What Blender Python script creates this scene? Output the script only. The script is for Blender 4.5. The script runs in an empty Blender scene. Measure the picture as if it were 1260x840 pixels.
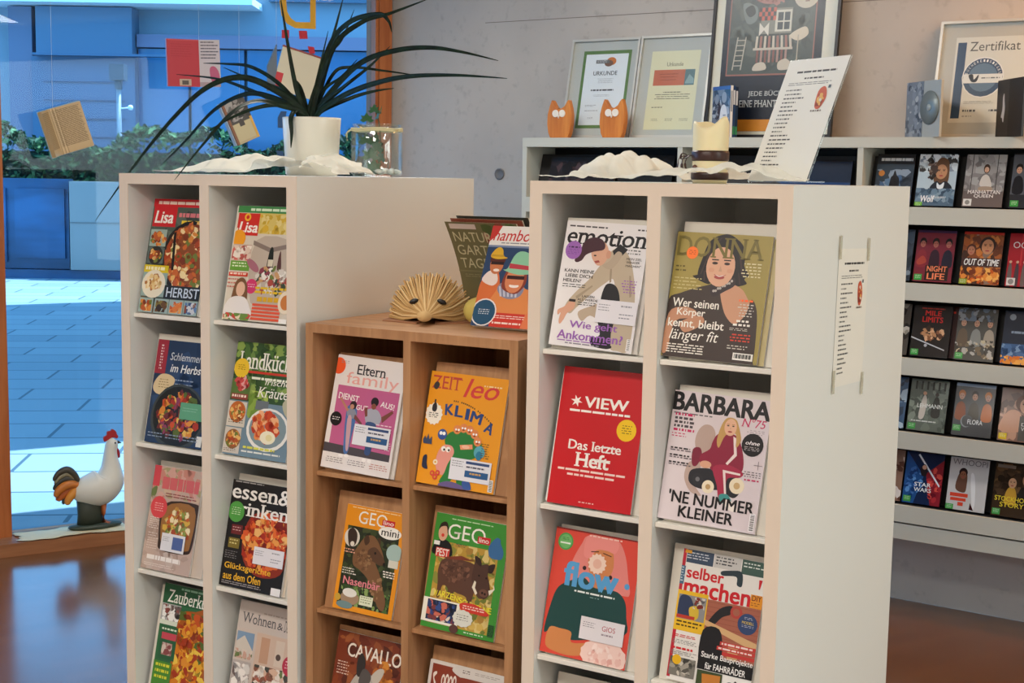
import bpy, bmesh, math, random
from math import sin, cos, pi, sqrt, atan2
from mathutils import Matrix, Vector
sc = bpy.context.scene
COL = sc.collection

# ------------------------------------------------------------------ camera, world, lights
F_PX, ZC, PITCH, ROLL = 1724.32, 1.61, .1177, -.0165
cd = bpy.data.cameras.new('camera'); cam = bpy.data.objects.new('camera', cd); COL.objects.link(cam)
cd.sensor_width = 36; cd.lens = F_PX/1260*36; cd.clip_start = .05; cd.clip_end = 300
_s, _c, _sr, _cr = sin(PITCH), cos(PITCH), sin(ROLL), cos(ROLL)
X = Vector((_cr, -_sr*_s, -_sr*_c)); Y = Vector((_sr, _cr*_s, _cr*_c)); Zv = X.cross(Y)
m = Matrix((X, Y, Zv)).transposed().to_4x4(); m.translation = (0, 0, ZC); cam.matrix_world = m
sc.camera = cam
vs = sc.view_settings
vs.view_transform = 'Standard'; vs.look = 'None'; vs.gamma = 1; vs.use_curve_mapping = False
vs.exposure = 0.12
sc.cycles.use_denoising = True
sc.cycles.max_bounces = 10
sc.cycles.sample_clamp_indirect = 6

w = bpy.data.worlds.new('world'); sc.world = w; w.use_nodes = True
bg = w.node_tree.nodes['Background']
SKY = (.20, .515, .87); SKY_STRENGTH = 3.5
bg.inputs[0].default_value = (*SKY, 1); bg.inputs[1].default_value = SKY_STRENGTH

def sun(rot, energy, col):
    l = bpy.data.lights.new('sun', 'SUN'); l.energy = energy; l.color = col; l.angle = .01
    o = bpy.data.objects.new('sun', l); COL.objects.link(o); o.rotation_euler = rot
SUN_E = 12.0
sun((math.radians(-24), 0, math.radians(-58)), SUN_E, (.80, .93, 1.0))

def area(name, loc, rot, sx, sy, e, col):
    l = bpy.data.lights.new(name, 'AREA'); l.shape = 'RECTANGLE'; l.size = sx; l.size_y = sy; l.energy = e; l.color = col
    o = bpy.data.objects.new(name, l); COL.objects.link(o); o.location = loc; o.rotation_euler = rot
    return o
# assumed ceiling luminaires of the reading room, added out of view for light (their housings are built further down)
LAMPS = [(-1.2, .9, 72, (1.0, .93, .84)), (-.9, -1.9, 62, (1.0, .93, .84)), (2.6, .4, 47, (1.0, .95, .88)), (2.25, 4.15, 27, (1.0, .48, .17)), (-3.2, .3, 40, (1.0, .93, .84)), (-.35, 4.6, 34, (1.0, .96, .91))]
LAMP_Z = 2.98
for lx, ly, le, lc in LAMPS:
    area('assumed_lamp_light', (lx, ly, LAMP_Z - .045), (0, 0, -.6), 1.15, .5, le, lc)
# added area light at the solid right-hand wall, standing in for assumed window daylight
area('assumed_side_daylight', (4.35, .2, 1.7), (0, pi/2, 0), 2.0, 3.0, 84, (.86, .97, .93))

# ------------------------------------------------------------------ helpers
def lin(c):
    if isinstance(c, str):
        c = c.lstrip('#'); c = c if len(c) == 6 else ''.join(q*2 for q in c); c = tuple(int(c[i:i+2], 16)/255 for i in (0, 2, 4))
    return tuple(((v/12.92) if v <= .04045 else ((v+.055)/1.055)**2.4) for v in c[:3])

MATS = {}
def mat(name, col=None, rough=.5, metal=0, spec=.5, attr=False, emit=None):
    if name in MATS: return MATS[name]
    m = bpy.data.materials.new(name); m.use_nodes = True
    nt = m.node_tree; b = nt.nodes['Principled BSDF']
    b.inputs['Roughness'].default_value = rough; b.inputs['Metallic'].default_value = metal
    b.inputs['Specular IOR Level'].default_value = spec
    if col is not None: b.inputs['Base Color'].default_value = (*lin(col), 1)
    if attr:
        a = nt.nodes.new('ShaderNodeVertexColor'); a.layer_name = 'Col'
        nt.links.new(a.outputs[0], b.inputs['Base Color'])
    MATS[name] = m
    return m

def noise_mat(name, c1, c2, scale=(1, 1, 1), nscale=5, rough=.5, detail=6, ramp=(.35, .65), bump=0, coords='Object', c3=None, spec=.5, dist=0):
    m = mat(name, c1, rough, spec=spec); nt = m.node_tree; b = nt.nodes['Principled BSDF']
    tc = nt.nodes.new('ShaderNodeTexCoord'); mp = nt.nodes.new('ShaderNodeMapping'); mp.inputs['Scale'].default_value = scale
    n = nt.nodes.new('ShaderNodeTexNoise'); n.inputs['Scale'].default_value = nscale; n.inputs['Detail'].default_value = detail
    n.inputs['Distortion'].default_value = dist
    r = nt.nodes.new('ShaderNodeValToRGB'); r.color_ramp.elements[0].position = ramp[0]; r.color_ramp.elements[1].position = ramp[1]
    r.color_ramp.elements[0].color = (*lin(c1), 1); r.color_ramp.elements[1].color = (*lin(c2), 1)
    if c3: e = r.color_ramp.elements.new((ramp[0]+ramp[1])/2); e.color = (*lin(c3), 1)
    nt.links.new(tc.outputs[coords], mp.inputs[0]); nt.links.new(mp.outputs[0], n.inputs['Vector'])
    nt.links.new(n.outputs[0], r.inputs[0]); nt.links.new(r.outputs[0], b.inputs['Base Color'])
    if bump:
        bp = nt.nodes.new('ShaderNodeBump'); bp.inputs['Strength'].default_value = bump; bp.inputs['Distance'].default_value = .01
        nt.links.new(n.outputs[0], bp.inputs['Height']); nt.links.new(bp.outputs[0], b.inputs['Normal'])
    return m

def glass_mat(name, tint, gloss=.08, rough=0.0, body=None, bodyfac=0):
    m = bpy.data.materials.new(name); m.use_nodes = True; nt = m.node_tree; nt.nodes.clear()
    out = nt.nodes.new('ShaderNodeOutputMaterial'); tr = nt.nodes.new('ShaderNodeBsdfTransparent'); tr.inputs[0].default_value = (*tint, 1)
    gl = nt.nodes.new('ShaderNodeBsdfGlossy'); gl.inputs['Roughness'].default_value = rough
    fr = nt.nodes.new('ShaderNodeLayerWeight'); fr.inputs[0].default_value = .25
    mr = nt.nodes.new('ShaderNodeMapRange'); mr.inputs['To Min'].default_value = gloss; mr.inputs['To Max'].default_value = min(1, gloss+.28)
    nt.links.new(fr.outputs['Facing'], mr.inputs['Value'])
    pw = nt.nodes.new('ShaderNodeMath'); pw.operation = 'POWER'; pw.inputs[1].default_value = 2.5
    nt.links.new(fr.outputs['Facing'], pw.inputs[0]); nt.links.new(pw.outputs[0], mr.inputs['Value'])
    mx = nt.nodes.new('ShaderNodeMixShader'); nt.links.new(mr.outputs[0], mx.inputs[0])
    nt.links.new(tr.outputs[0], mx.inputs[1]); nt.links.new(gl.outputs[0], mx.inputs[2])
    last = mx
    if body:
        d = nt.nodes.new('ShaderNodeBsdfDiffuse'); d.inputs[0].default_value = (*lin(body), 1)
        m2 = nt.nodes.new('ShaderNodeMixShader'); m2.inputs[0].default_value = bodyfac
        nt.links.new(mx.outputs[0], m2.inputs[1]); nt.links.new(d.outputs[0], m2.inputs[2]); last = m2
    nt.links.new(last.outputs[0], out.inputs[0])
    MATS[name] = m
    return m

class MB:
    """collects geometry of ONE mesh object"""
    def __init__(s): s.v = []; s.f = []; s.c = []; s.m = []; s.sm = []
    def add(s, vs, fs, col=(1, 1, 1), mi=0, smooth=False, M=None):
        o = len(s.v)
        s.v += [tuple(M @ Vector(v)) if M is not None else tuple(v) for v in vs]
        for f in fs: s.f.append([o+i for i in f]); s.c.append(col); s.m.append(mi); s.sm.append(smooth)
    def box(s, x0, x1, y0, y1, z0, z1, col=(1, 1, 1), mi=0, M=None):
        vs = [(x, y, z) for z in (z0, z1) for y in (y0, y1) for x in (x0, x1)]
        s.add(vs, [(0, 2, 3, 1), (4, 5, 7, 6), (0, 1, 5, 4), (2, 6, 7, 3), (0, 4, 6, 2), (1, 3, 7, 5)], col, mi, M=M)
    def prism(s, pts, z0, z1, col=(1, 1, 1), mi=0, M=None, smooth=False):
        n = len(pts)
        vs = [(x, y, z0) for x, y in pts]+[(x, y, z1) for x, y in pts]
        s.add(vs, [tuple(range(n))[::-1], tuple(range(n, 2*n))]+[(i, (i+1) % n, n+(i+1) % n, n+i) for i in range(n)], col, mi, M=M, smooth=smooth)
    def tube(s, path, rad, seg=10, col=(1, 1, 1), mi=0, flat=1.0, M=None, up=(0, 0, 1)):
        n = len(path); P = [Vector(p) for p in path]
        if not isinstance(rad, (list, tuple)): rad = [rad]*n
        vs = []; fs = []
        for i in range(n):
            t = (P[min(i+1, n-1)]-P[max(i-1, 0)]).normalized()
            u = Vector(up); a = t.cross(u)
            if a.length < 1e-3: a = t.cross(Vector((1, 0, 0)))
            a.normalize(); b = a.cross(t).normalized()
            fl = flat if not isinstance(flat, (list, tuple)) else flat[i]
            for k in range(seg):
                an = 2*pi*k/seg; vs.append(P[i]+a*cos(an)*rad[i]+b*sin(an)*rad[i]*fl)
        for i in range(n-1):
            for k in range(seg):
                k2 = (k+1) % seg; fs.append((i*seg+k, i*seg+k2, (i+1)*seg+k2, (i+1)*seg+k))
        fs.append(tuple(range(seg))[::-1]); fs.append(tuple((n-1)*seg+k for k in range(seg)))
        s.add(vs, fs, col, mi, True, M)
    def lathe(s, prof, seg=32, col=(1, 1, 1), mi=0, c=(0, 0), M=None, smooth=True, sx=1, sy=1):
        vs = []; fs = []; n = len(prof)
        for r, z in prof:
            for k in range(seg):
                a = 2*pi*k/seg; vs.append((c[0]+r*cos(a)*sx, c[1]+r*sin(a)*sy, z))
        for i in range(n-1):
            for k in range(seg):
                k2 = (k+1) % seg; fs.append((i*seg+k, i*seg+k2, (i+1)*seg+k2, (i+1)*seg+k))
        if prof[0][0] > 1e-5: fs.append(tuple(range(seg))[::-1])
        if prof[-1][0] > 1e-5: fs.append(tuple((n-1)*seg+k for k in range(seg)))
        s.add(vs, fs, col, mi, smooth, M)
    def ball(s, c, r, col=(1, 1, 1), mi=0, seg=14, rings=9, M=None):
        if not isinstance(r, (list, tuple)): r = (r, r, r)
        vs = []; fs = []
        for i in range(rings+1):
            ph = pi*i/rings
            for k in range(seg):
                a = 2*pi*k/seg; vs.append((c[0]+r[0]*sin(ph)*cos(a), c[1]+r[1]*sin(ph)*sin(a), c[2]-r[2]*cos(ph)))
        for i in range(rings):
            for k in range(seg):
                k2 = (k+1) % seg; fs.append((i*seg+k, i*seg+k2, (i+1)*seg+k2, (i+1)*seg+k))
        s.add(vs, fs, col, mi, True, M)
    def build(s, name, mats, parent=None, M=None, bevel=0):
        me = bpy.data.meshes.new(name); me.from_pydata(s.v, [], s.f)
        if not isinstance(mats, (list, tuple)): mats = [mats]
        for m_ in mats: me.materials.append(m_)
        me.polygons.foreach_set('material_index', s.m); me.polygons.foreach_set('use_smooth', s.sm)
        ca = me.color_attributes.new('Col', 'FLOAT_COLOR', 'CORNER')
        buf = []
        for p in me.polygons: buf += [*s.c[p.index], 1.0]*p.loop_total
        ca.data.foreach_set('color', buf)
        me.update()
        o = bpy.data.objects.new(name, me); COL.objects.link(o)
        if parent: o.parent = parent
        if M is not None:
            if parent: o.matrix_local = M
            else: o.matrix_world = M
        if bevel:
            b = o.modifiers.new('bevel', 'BEVEL'); b.width = bevel; b.segments = 2; b.limit_method = 'ANGLE'
        return o

def tag(o, label=None, cat=None, group=None, kind=None):
    if label: o['label'] = label
    if cat: o['category'] = cat
    if group: o['group'] = group
    if kind: o['kind'] = kind
    return o
def empty(name, M, label, cat, group=None):
    o = bpy.data.objects.new(name, None); COL.objects.link(o); o.empty_display_size = .05
    o.matrix_world = M
    return tag(o, label, cat, group)
def T_(x, y, z): return Matrix.Translation((x, y, z))
def Rz(a): return Matrix.Rotation(a, 4, 'Z')
def Rx(a): return Matrix.Rotation(a, 4, 'X')
def Ry(a): return Matrix.Rotation(a, 4, 'Y')

# unit frames: x along the front (to the right), y to the back, z up
UF = {'L': T_(-1.0294, 3.6691, 0) @ Rz(-.5464), 'W': T_(-.4977, 3.357, 0) @ Rz(-.53),
      'R': T_(.0336, 3.042, 0) @ Rz(-.5564), 'B': T_(.0307, 6.0278, 0) @ Rz(-.5997)}
WALLB = .2462
CORNER = Vector((-.615, 6.767, 0))
GA = .545
G = T_(*CORNER) @ Rz(GA+pi)      # window frame: x from the corner to the left along the glass, y into the room, z up
PM = mat('print', rough=.38, attr=True, spec=.35)
PG = mat('print_gloss', rough=.16, attr=True, spec=.5)
PAPER = mat('paper', '#e9e5dd', .7)

# ------------------------------------------------------------------ text to outline polygons
_tc = {}
def text_poly(t, bold=0.0, shear=0.0, serif=0):
    key = (t, bold, shear, serif)
    if key in _tc: return _tc[key]
    cu = bpy.data.curves.new('t', 'FONT'); cu.body = t; cu.size = 1; cu.offset = bold; cu.shear = shear; cu.resolution_u = 3
    ob = bpy.data.objects.new('t', cu); COL.objects.link(ob)
    dg = bpy.context.evaluated_depsgraph_get(); dg.update()
    me = ob.evaluated_get(dg).to_mesh()
    vs = [(v.co.x, v.co.y) for v in me.vertices]; fs = [tuple(p.vertices) for p in me.polygons]
    if serif and vs:
        cnt = {}
        for f in fs:
            for i in range(len(f)):
                e = tuple(sorted((f[i], f[(i+1) % len(f)]))); cnt[e] = cnt.get(e, 0)+1
        ys = sorted(set(round(v[1], 3) for v in vs))
        for (a, b), n in list(cnt.items()):
            if n != 1: continue
            (xa, ya), (xb, yb) = vs[a], vs[b]
            L = abs(xa-xb)
            if abs(ya-yb) < .004 and .03 < L < .26:
                x0, x1 = min(xa, xb)-.07, max(xa, xb)+.07
                # is the face above or below this edge
                other = [f for f in fs if a in f and b in f][0]
                cy = sum(vs[i][1] for i in other)/len(other)
                d = .035 if cy > ya else -.035
                o = len(vs); vs += [(x0, ya), (x1, ya), (x1, ya+d), (x0, ya+d)]
                fs.append((o, o+1, o+2, o+3) if d > 0 else (o+3, o+2, o+1, o))
    bpy.data.objects.remove(ob); bpy.data.curves.remove(cu)
    if vs:
        x0 = min(v[0] for v in vs); x1 = max(v[0] for v in vs); y0 = min(v[1] for v in vs); y1 = max(v[1] for v in vs)
    else: x0 = y0 = 0; x1 = y1 = 1
    _tc[key] = (vs, fs, x0, x1, y0, y1)
    return _tc[key]

def smooth_closed(pts, n=5):
    out = []; N = len(pts)
    for i in range(N):
        p0, p1, p2, p3 = pts[i-1], pts[i], pts[(i+1) % N], pts[(i+2) % N]
        for k in range(n):
            t = k/n
            out.append(tuple(.5*((2*p1[j])+(-p0[j]+p2[j])*t+(2*p0[j]-5*p1[j]+4*p2[j]-p3[j])*t*t+(-p0[j]+3*p1[j]-3*p2[j]+p3[j])*t**3) for j in (0, 1)))
    return out

class Art:
    """flat printed picture; x to the right 0..1, y down 0..1 over a sheet of w x h metres"""
    def __init__(s, w, h, bg, seed=1, step=2.2e-5):
        s.w, s.h = w, h; s.mb = MB(); s.z = .0004; s.step = step; s.rnd = random.Random(seed)
        s.clip = None
        s.R(0, 0, 1, 1, bg)
    def _pt(s, x, y): return ((x-.5)*s.w, (1-y)*s.h)
    def _add(s, pts, col, z=None, raw=False):
        s.z += s.step
        P = [s._pt(min(max(x, 0), 1), min(max(y, 0), 1)) for x, y in pts]
        A = sum(P[i-1][0]*P[i][1]-P[i][0]*P[i-1][1] for i in range(len(P)))
        if A < 0: P = P[::-1]
        s.mb.add([(x, y, s.z) for x, y in P], [tuple(range(len(P)))], lin(col) if isinstance(col, str) else col)
    def R(s, x0, y0, x1, y1, c): s._add([(x0, y0), (x1, y0), (x1, y1), (x0, y1)], c); return s
    def P(s, pts, c): s._add(pts, c); return s
    def S(s, pts, c, n=4): s._add(smooth_closed(pts, n), c); return s
    def E(s, cx, cy, rx, c, ry=None, rot=0, n=20, jag=0):
        asp = s.w/s.h
        if ry is None: ry = rx
        pts = []
        for k in range(n):
            a = 2*pi*k/n; q = 1-(jag if k % 2 else 0)
            x, y = rx*cos(a)*q, ry*sin(a)*q
            x, y = x*cos(rot)-y*sin(rot), x*sin(rot)+y*cos(rot)
            pts.append((cx+x, cy+y*asp))
        s._add(pts, c); return s
    def T(s, t, x0, y0, x1, y1, c, bold=.012, shear=0, serif=0, rot=0, slope=0):
        """text stretched into the box"""
        vs, fs, a0, a1, b0, b1 = text_poly(t, 0.0, shear, serif)
        bb = max(0, bold)*.75; shifts = [(0, 0)] if bb < .004 else [(bb, 0), (-bb, 0), (0, bb*.7), (0, -bb*.7)] if bb < .02 else [(bb, bb*.6), (-bb, bb*.6), (bb, -bb*.6), (-bb, -bb*.6), (0, 0)]
        a0 -= bb; a1 += bb; b0 -= bb*.7; b1 += bb*.7
        s.z += s.step*2; col = lin(c)
        cx, cy = (x0+x1)/2*s.w, (y0+y1)/2*s.h
        P = []; F = [tuple(i+k*len(vs) for i in f) for k in range(len(shifts)) for f in fs]; fs = F
        for x, y in [(vx+sx, vy+sy) for sx, sy in shifts for vx, vy in vs]:
            X_ = (x0+(x-a0)/(a1-a0)*(x1-x0))*s.w; Y_ = (y1-(y-b0)/(b1-b0)*(y1-y0))*s.h
            if rot:
                dx, dy = X_-cx, Y_-cy; X_, Y_ = cx+dx*cos(rot)-dy*sin(rot), cy+dx*sin(rot)+dy*cos(rot)
            P.append((X_-.5*s.w, s.h-Y_, s.z+(len(P)//max(1, len(vs)))*2e-6))
        s.mb.add(P, fs, col); return s
    def X(s, x0, y0, x1, y1, rows, c, fill=.55, ragged=.25, align='l'):
        """rows of print too small to read"""
        s.z += s.step; col = lin(c); rh = (y1-y0)/rows
        for r in range(rows):
            x = x0; xe = x1-(x1-x0)*ragged*s.rnd.random()
            if align == 'r': x = x0+(x1-xe); xe = x1
            if align == 'c': d = (x1-xe)/2; x = x0+d; xe = x1-d
            y = y0+r*rh
            while x < xe-.005:
                wd = min((.25+.9*s.rnd.random())*.09*max(.4, (x1-x0)*2.2), xe-x)
                fl = fill*(.72 if rows > 1 else 1)
                q = [s._pt(x, y+rh*fl), s._pt(x+wd, y+rh*fl), s._pt(x+wd, y), s._pt(x, y)]
                s.mb.add([(a, b, s.z) for a, b in q], [(0, 1, 2, 3)], col); x += wd+.014
        return s
    def B(s, reg, n, size, pal, lay=10):
        """scattered irregular patches of colour inside an ellipse (cx,cy,rx,ry) or a box ('r',x0,y0,x1,y1)"""
        z0 = s.z; asp = s.w/s.h
        for i in range(n):
            if reg[0] == 'r':
                x = reg[1]+(reg[3]-reg[1])*s.rnd.random(); y = reg[2]+(reg[4]-reg[2])*s.rnd.random()
            else:
                a = 2*pi*s.rnd.random(); r = sqrt(s.rnd.random())*.95
                x = reg[0]+reg[2]*r*cos(a); y = reg[1]+reg[3]*r*sin(a)
            k = s.rnd.choice((5, 6, 7)); ro = 6.28*s.rnd.random(); el = .45+.55*s.rnd.random(); sz = size*(.5+s.rnd.random())
            pts = []
            for j in range(k):
                a = 2*pi*j/k; q = .75+.5*s.rnd.random(); dx, dy = cos(a)*sz*q, sin(a)*sz*el*q
                px, py = x+dx*cos(ro)-dy*sin(ro), y+(dx*sin(ro)+dy*cos(ro))*asp
                if reg[0] == 'r': px = min(max(px, reg[1]), reg[3]); py = min(max(py, reg[2]), reg[4])
                pts.append(s._pt(min(max(px, 0), 1), min(max(py, 0), 1)))
            A = sum(pts[q-1][0]*pts[q][1]-pts[q][0]*pts[q-1][1] for q in range(k))
            if A < 0: pts = pts[::-1]
            z = z0+s.step*(1+(i*lay//max(n, 1)))
            s.mb.add([(a, b, z) for a, b in pts], [tuple(range(k))], lin(s.rnd.choice(pal)))
        s.z = z0+s.step*(lay+1); return s
    def face(s, cx, cy, r, skin, hair, lips='#a84a48', long=0, tilt=0, look=0):
        s.E(cx, cy, r, skin, r*1.3, n=22)
        e = r*.42
        for sx in (-1, 1):
            s.E(cx+sx*e, cy-r*.22*s.w/s.h, r*.2, '#3a2a26', r*.09)
            s.R(cx+sx*e-r*.24, cy-r*.48*s.w/s.h, cx+sx*e+r*.24, cy-r*.40*s.w/s.h, hair)
        s.P([(cx, cy-r*.1*s.w/s.h), (cx+r*.13, cy+r*.3*s.w/s.h), (cx-r*.1, cy+r*.3*s.w/s.h)], tuple(v*.8 for v in lin(skin)))
        s.E(cx, cy+r*.68*s.w/s.h, r*.36, lips, r*.13)
        return s
    def build(s, name, parent, z=0, M=None, mtl=None):
        return s.mb.build(name, mtl or PM, parent, (M if M is not None else Matrix.Identity(4)) @ T_(0, 0, z))

# ------------------------------------------------------------------ materials
CONC = noise_mat('concrete', '#aba6a0', '#c6bfb6', nscale=1.1, rough=.75, detail=9, ramp=(.3, .7), bump=.06, spec=.25)
nt = CONC.node_tree; b_ = nt.nodes['Principled BSDF']
n2 = nt.nodes.new('ShaderNodeTexNoise'); n2.inputs['Scale'].default_value = 26; n2.inputs['Detail'].default_value = 5
tc = [n for n in nt.nodes if n.type == 'TEX_COORD'][0]; nt.links.new(tc.outputs['Object'], n2.inputs['Vector'])
r2 = nt.nodes.new('ShaderNodeValToRGB'); r2.color_ramp.elements[0].position = .24; r2.color_ramp.elements[1].position = .42
r2.color_ramp.elements[0].color = (.80, .80, .80, 1); r2.color_ramp.elements[1].color = (1, 1, 1, 1)
nt.links.new(n2.outputs[0], r2.inputs[0])
mx = nt.nodes.new('ShaderNodeMix'); mx.data_type = 'RGBA'; mx.blend_type = 'MULTIPLY'; mx.inputs[0].default_value = .8
src = b_.inputs['Base Color'].links[0].from_socket
nt.links.new(src, mx.inputs[6]); nt.links.new(r2.outputs[0], mx.inputs[7]); nt.links.new(mx.outputs[2], b_.inputs['Base Color'])

WHITE = mat('white_melamine', '#dcdfdb', .42, spec=.4)
EDGE = mat('cream_edge_band', '#e2d2c0', .5, spec=.3)
SHELFW = mat('shelf_white', '#e6e2d8', .45, spec=.35)
GREYW = mat('wall_shelf_white', '#c0c1b6', .5, spec=.3)
DARKP = mat('dark_display_panel', '#141416', .6)
BEECH = noise_mat('beech', '#a47650', '#b98a60', scale=(14, 14, 1.1), nscale=3.2, rough=.45, detail=7, dist=.6, spec=.35)
BEECH_TOP = noise_mat('beech_top', '#a47650', '#b98a60', scale=(1.2, 14, 14), nscale=3.2, rough=.42, detail=7, dist=.6, spec=.35)
FRAMEW = noise_mat('window_timber', '#9a5228', '#b36a38', scale=(12, 12, .8), nscale=3, rough=.5, spec=.3)
TRIMW = noise_mat('plinth_timber', '#8a5a3a', '#a06c47', scale=(1, 12, 12), nscale=3, rough=.5, spec=.3)
PLASTER = mat('white_plaster', '#d8d4cc', .85)

# parquet floor: narrow strips running towards the window
FLOOR = mat('parquet', '#7a5236', .26, spec=.5); nt = FLOOR.node_tree; b_ = nt.nodes['Principled BSDF']
tc = nt.nodes.new('ShaderNodeTexCoord'); mp = nt.nodes.new('ShaderNodeMapping'); mp.inputs['Rotation'].default_value = (0, 0, -.62)
br = nt.nodes.new('ShaderNodeTexBrick'); br.inputs['Scale'].default_value = 1; br.inputs['Brick Width'].default_value = .45; br.inputs['Row Height'].default_value = .07
br.inputs['Mortar Size'].default_value = .0012; br.offset = .37
br.inputs['Color1'].default_value = (*lin('#6f4526'), 1); br.inputs['Color2'].default_value = (*lin('#7d5030'), 1); br.inputs['Mortar'].default_value = (*lin('#5c3a20'), 1)
gn = nt.nodes.new('ShaderNodeTexNoise'); gn.inputs['Scale'].default_value = 4; gn.inputs['Detail'].default_value = 8
m3 = nt.nodes.new('ShaderNodeMapping'); m3.inputs['Scale'].default_value = (1.5, 22, 1)
rr = nt.nodes.new('ShaderNodeValToRGB'); rr.color_ramp.elements[0].color = (.72, .72, .72, 1); rr.color_ramp.elements[0].position = .3; rr.color_ramp.elements[1].position = .7
mx = nt.nodes.new('ShaderNodeMix'); mx.data_type = 'RGBA'; mx.blend_type = 'MULTIPLY'; mx.inputs[0].default_value = 1
nt.links.new(tc.outputs['Object'], mp.inputs[0]); nt.links.new(mp.outputs[0], br.inputs['Vector']); nt.links.new(mp.outputs[0], m3.inputs[0]); nt.links.new(m3.outputs[0], gn.inputs['Vector'])
nt.links.new(gn.outputs[0], rr.inputs[0]); nt.links.new(br.outputs['Color'], mx.inputs[6]); nt.links.new(rr.outputs[0], mx.inputs[7]); nt.links.new(mx.outputs[2], b_.inputs['Base Color'])
b_.inputs['Coat Weight'].default_value = .6; b_.inputs['Coat Roughness'].default_value = .16

# ------------------------------------------------------------------ the room
def struct(o): return tag(o, kind='structure')
CE = 3.05
c2 = (CORNER.x, CORNER.y)
wl = G @ Vector((6.2, 0, 0)); wB = UF['B'] @ Vector((5.6, WALLB, 0))
room = [c2, (wl.x, wl.y), (wl.x, -3.4), (4.4, -3.4), (4.4, wB.y), (wB.x, wB.y)]
mb = MB(); mb.prism(room[::-1], -.12, 0); struct(mb.build('floor', FLOOR))
mb = MB(); mb.prism(room[::-1], CE, CE+.15); struct(mb.build('ceiling', PLASTER))
mb = MB(); mb.box(-1.05, 5.7, WALLB, WALLB+.2, 0, CE)
# shuttering joints as shallow grooves are narrow dark strips let into the surface
struct(mb.build('wall_back', CONC, M=UF['B']))
def joint(name, x0, x1, z0, z1):
    m_ = MB(); m_.box(x0, x1, WALLB-.0006, WALLB+.002, z0, z1); struct(m_.build(name, mat('joint_grey', '#7b736c', .9), M=UF['B']))
joint('trim_1', -.38, 3.0, 2.2905, 2.2935)
mb = MB(); mb.lathe([(.026, 0), (.026, .004), (.021, .006), (.018, .002), (0, .001)], 24)
pl = mb.build('formwork_plug', mat('plug_grey', '#6f7072', .7), M=UF['B'] @ T_(-.288, WALLB-.0005, 1.617) @ Rx(pi/2))
tag(pl, 'small round grey plug in the concrete wall beside the tall white rack', 'wall plug')
def wallbox(name, p, q, mtl=PLASTER, t=.15, z0=0, z1=CE):
    p = Vector(p); q = Vector(q); d = (q-p); L = d.length; a = atan2(d.y, d.x)
    m_ = MB(); m_.box(0, L, -t, 0, z0, z1); return struct(m_.build(name, mtl, M=T_(p.x, p.y, 0) @ Rz(a)))
wallbox('wall_left', room[1], room[2]); wallbox('wall_front', room[2], room[3]); wallbox('wall_right', room[3], room[4]); wallbox('wall_end', room[4], room[5])

# window wall: posts, glazing, plinth
mb = MB(); mb.box(0.0, .085, -.05, .05, 0, CE); mb.box(.02, .07, .05, .062, .055, CE)
struct(mb.build('window_2', FRAMEW, M=G))
mb = MB()
mb.box(1.775, 1.9, -.05, .05, 0, CE); mb.box(3.9, 4.0, -.05, .05, 0, CE); mb.box(6.1, 6.2, -.05, .05, 0, CE)
mb.box(.085, 6.2, -.05, .05, 2.85, CE)
struct(mb.build('window_3', FRAMEW, M=G))
GLASS = glass_mat('window_glass', (.80, .92, 1.0), .012)
mb = MB(); mb.box(.085, 6.1, -.004, .004, .05, 2.85)
struct(mb.build('window_1', GLASS, M=G))
mb = MB(); mb.box(.0, 6.2, -.06, .17, 0, .055)
struct(mb.build('trim_2', TRIMW, M=G))

# housings of the assumed ceiling luminaires, out of view
for i, (lx, ly, le, lc) in enumerate(LAMPS):
    M = T_(lx, ly, LAMP_Z) @ Rz(-.6)
    t = empty('assumed_ceiling_lamp', M, 'assumed flat white rectangular ceiling lamp hanging above the reading room, out of view', 'lamp', 'assumed ceiling lamps')
    m_ = MB(); m_.box(-.62, .62, -.3, .3, -.02, .07); m_.build('housing', WHITE, t)
    m_ = MB()
    for q in ((-.62, -.6, -.3, .3), (.6, .62, -.3, .3), (-.6, .6, -.3, -.28), (-.6, .6, .28, .3)): m_.box(q[0], q[1], q[2], q[3], -.06, -.02)
    m_.build('rim', WHITE, t)

# ------------------------------------------------------------------ outdoors
PAVE = mat('terrace_paving', '#b9c4cc', .55, spec=.3); nt = PAVE.node_tree; b_ = nt.nodes['Principled BSDF']
tc = nt.nodes.new('ShaderNodeTexCoord'); mp = nt.nodes.new('ShaderNodeMapping'); mp.inputs['Rotation'].default_value = (0, 0, .42)
br = nt.nodes.new('ShaderNodeTexBrick'); br.inputs['Scale'].default_value = 1; br.inputs['Brick Width'].default_value = 1.0; br.inputs['Row Height'].default_value = .5
br.inputs['Mortar Size'].default_value = .012; br.offset = .5
br.inputs['Color1'].default_value = (*lin('#7d8a92'), 1); br.inputs['Color2'].default_value = (*lin('#8e999f'), 1); br.inputs['Mortar'].default_value = (*lin('#45545e'), 1)
nt.links.new(tc.outputs['Object'], mp.inputs[0]); nt.links.new(mp.outputs[0], br.inputs['Vector']); nt.links.new(br.outputs['Color'], b_.inputs['Base Color'])
mb = MB(); mb.box(-22, 14, -24, -.12, -.2, -.04); struct(mb.build('ground_terrace', PAVE, M=G))
mb = MB(); mb.box(-1.0, 7, -.36, -.12, -.06, -.012); struct(mb.build('trim_4', mat('drain_slab', '#6f8492', .6), M=G))
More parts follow.
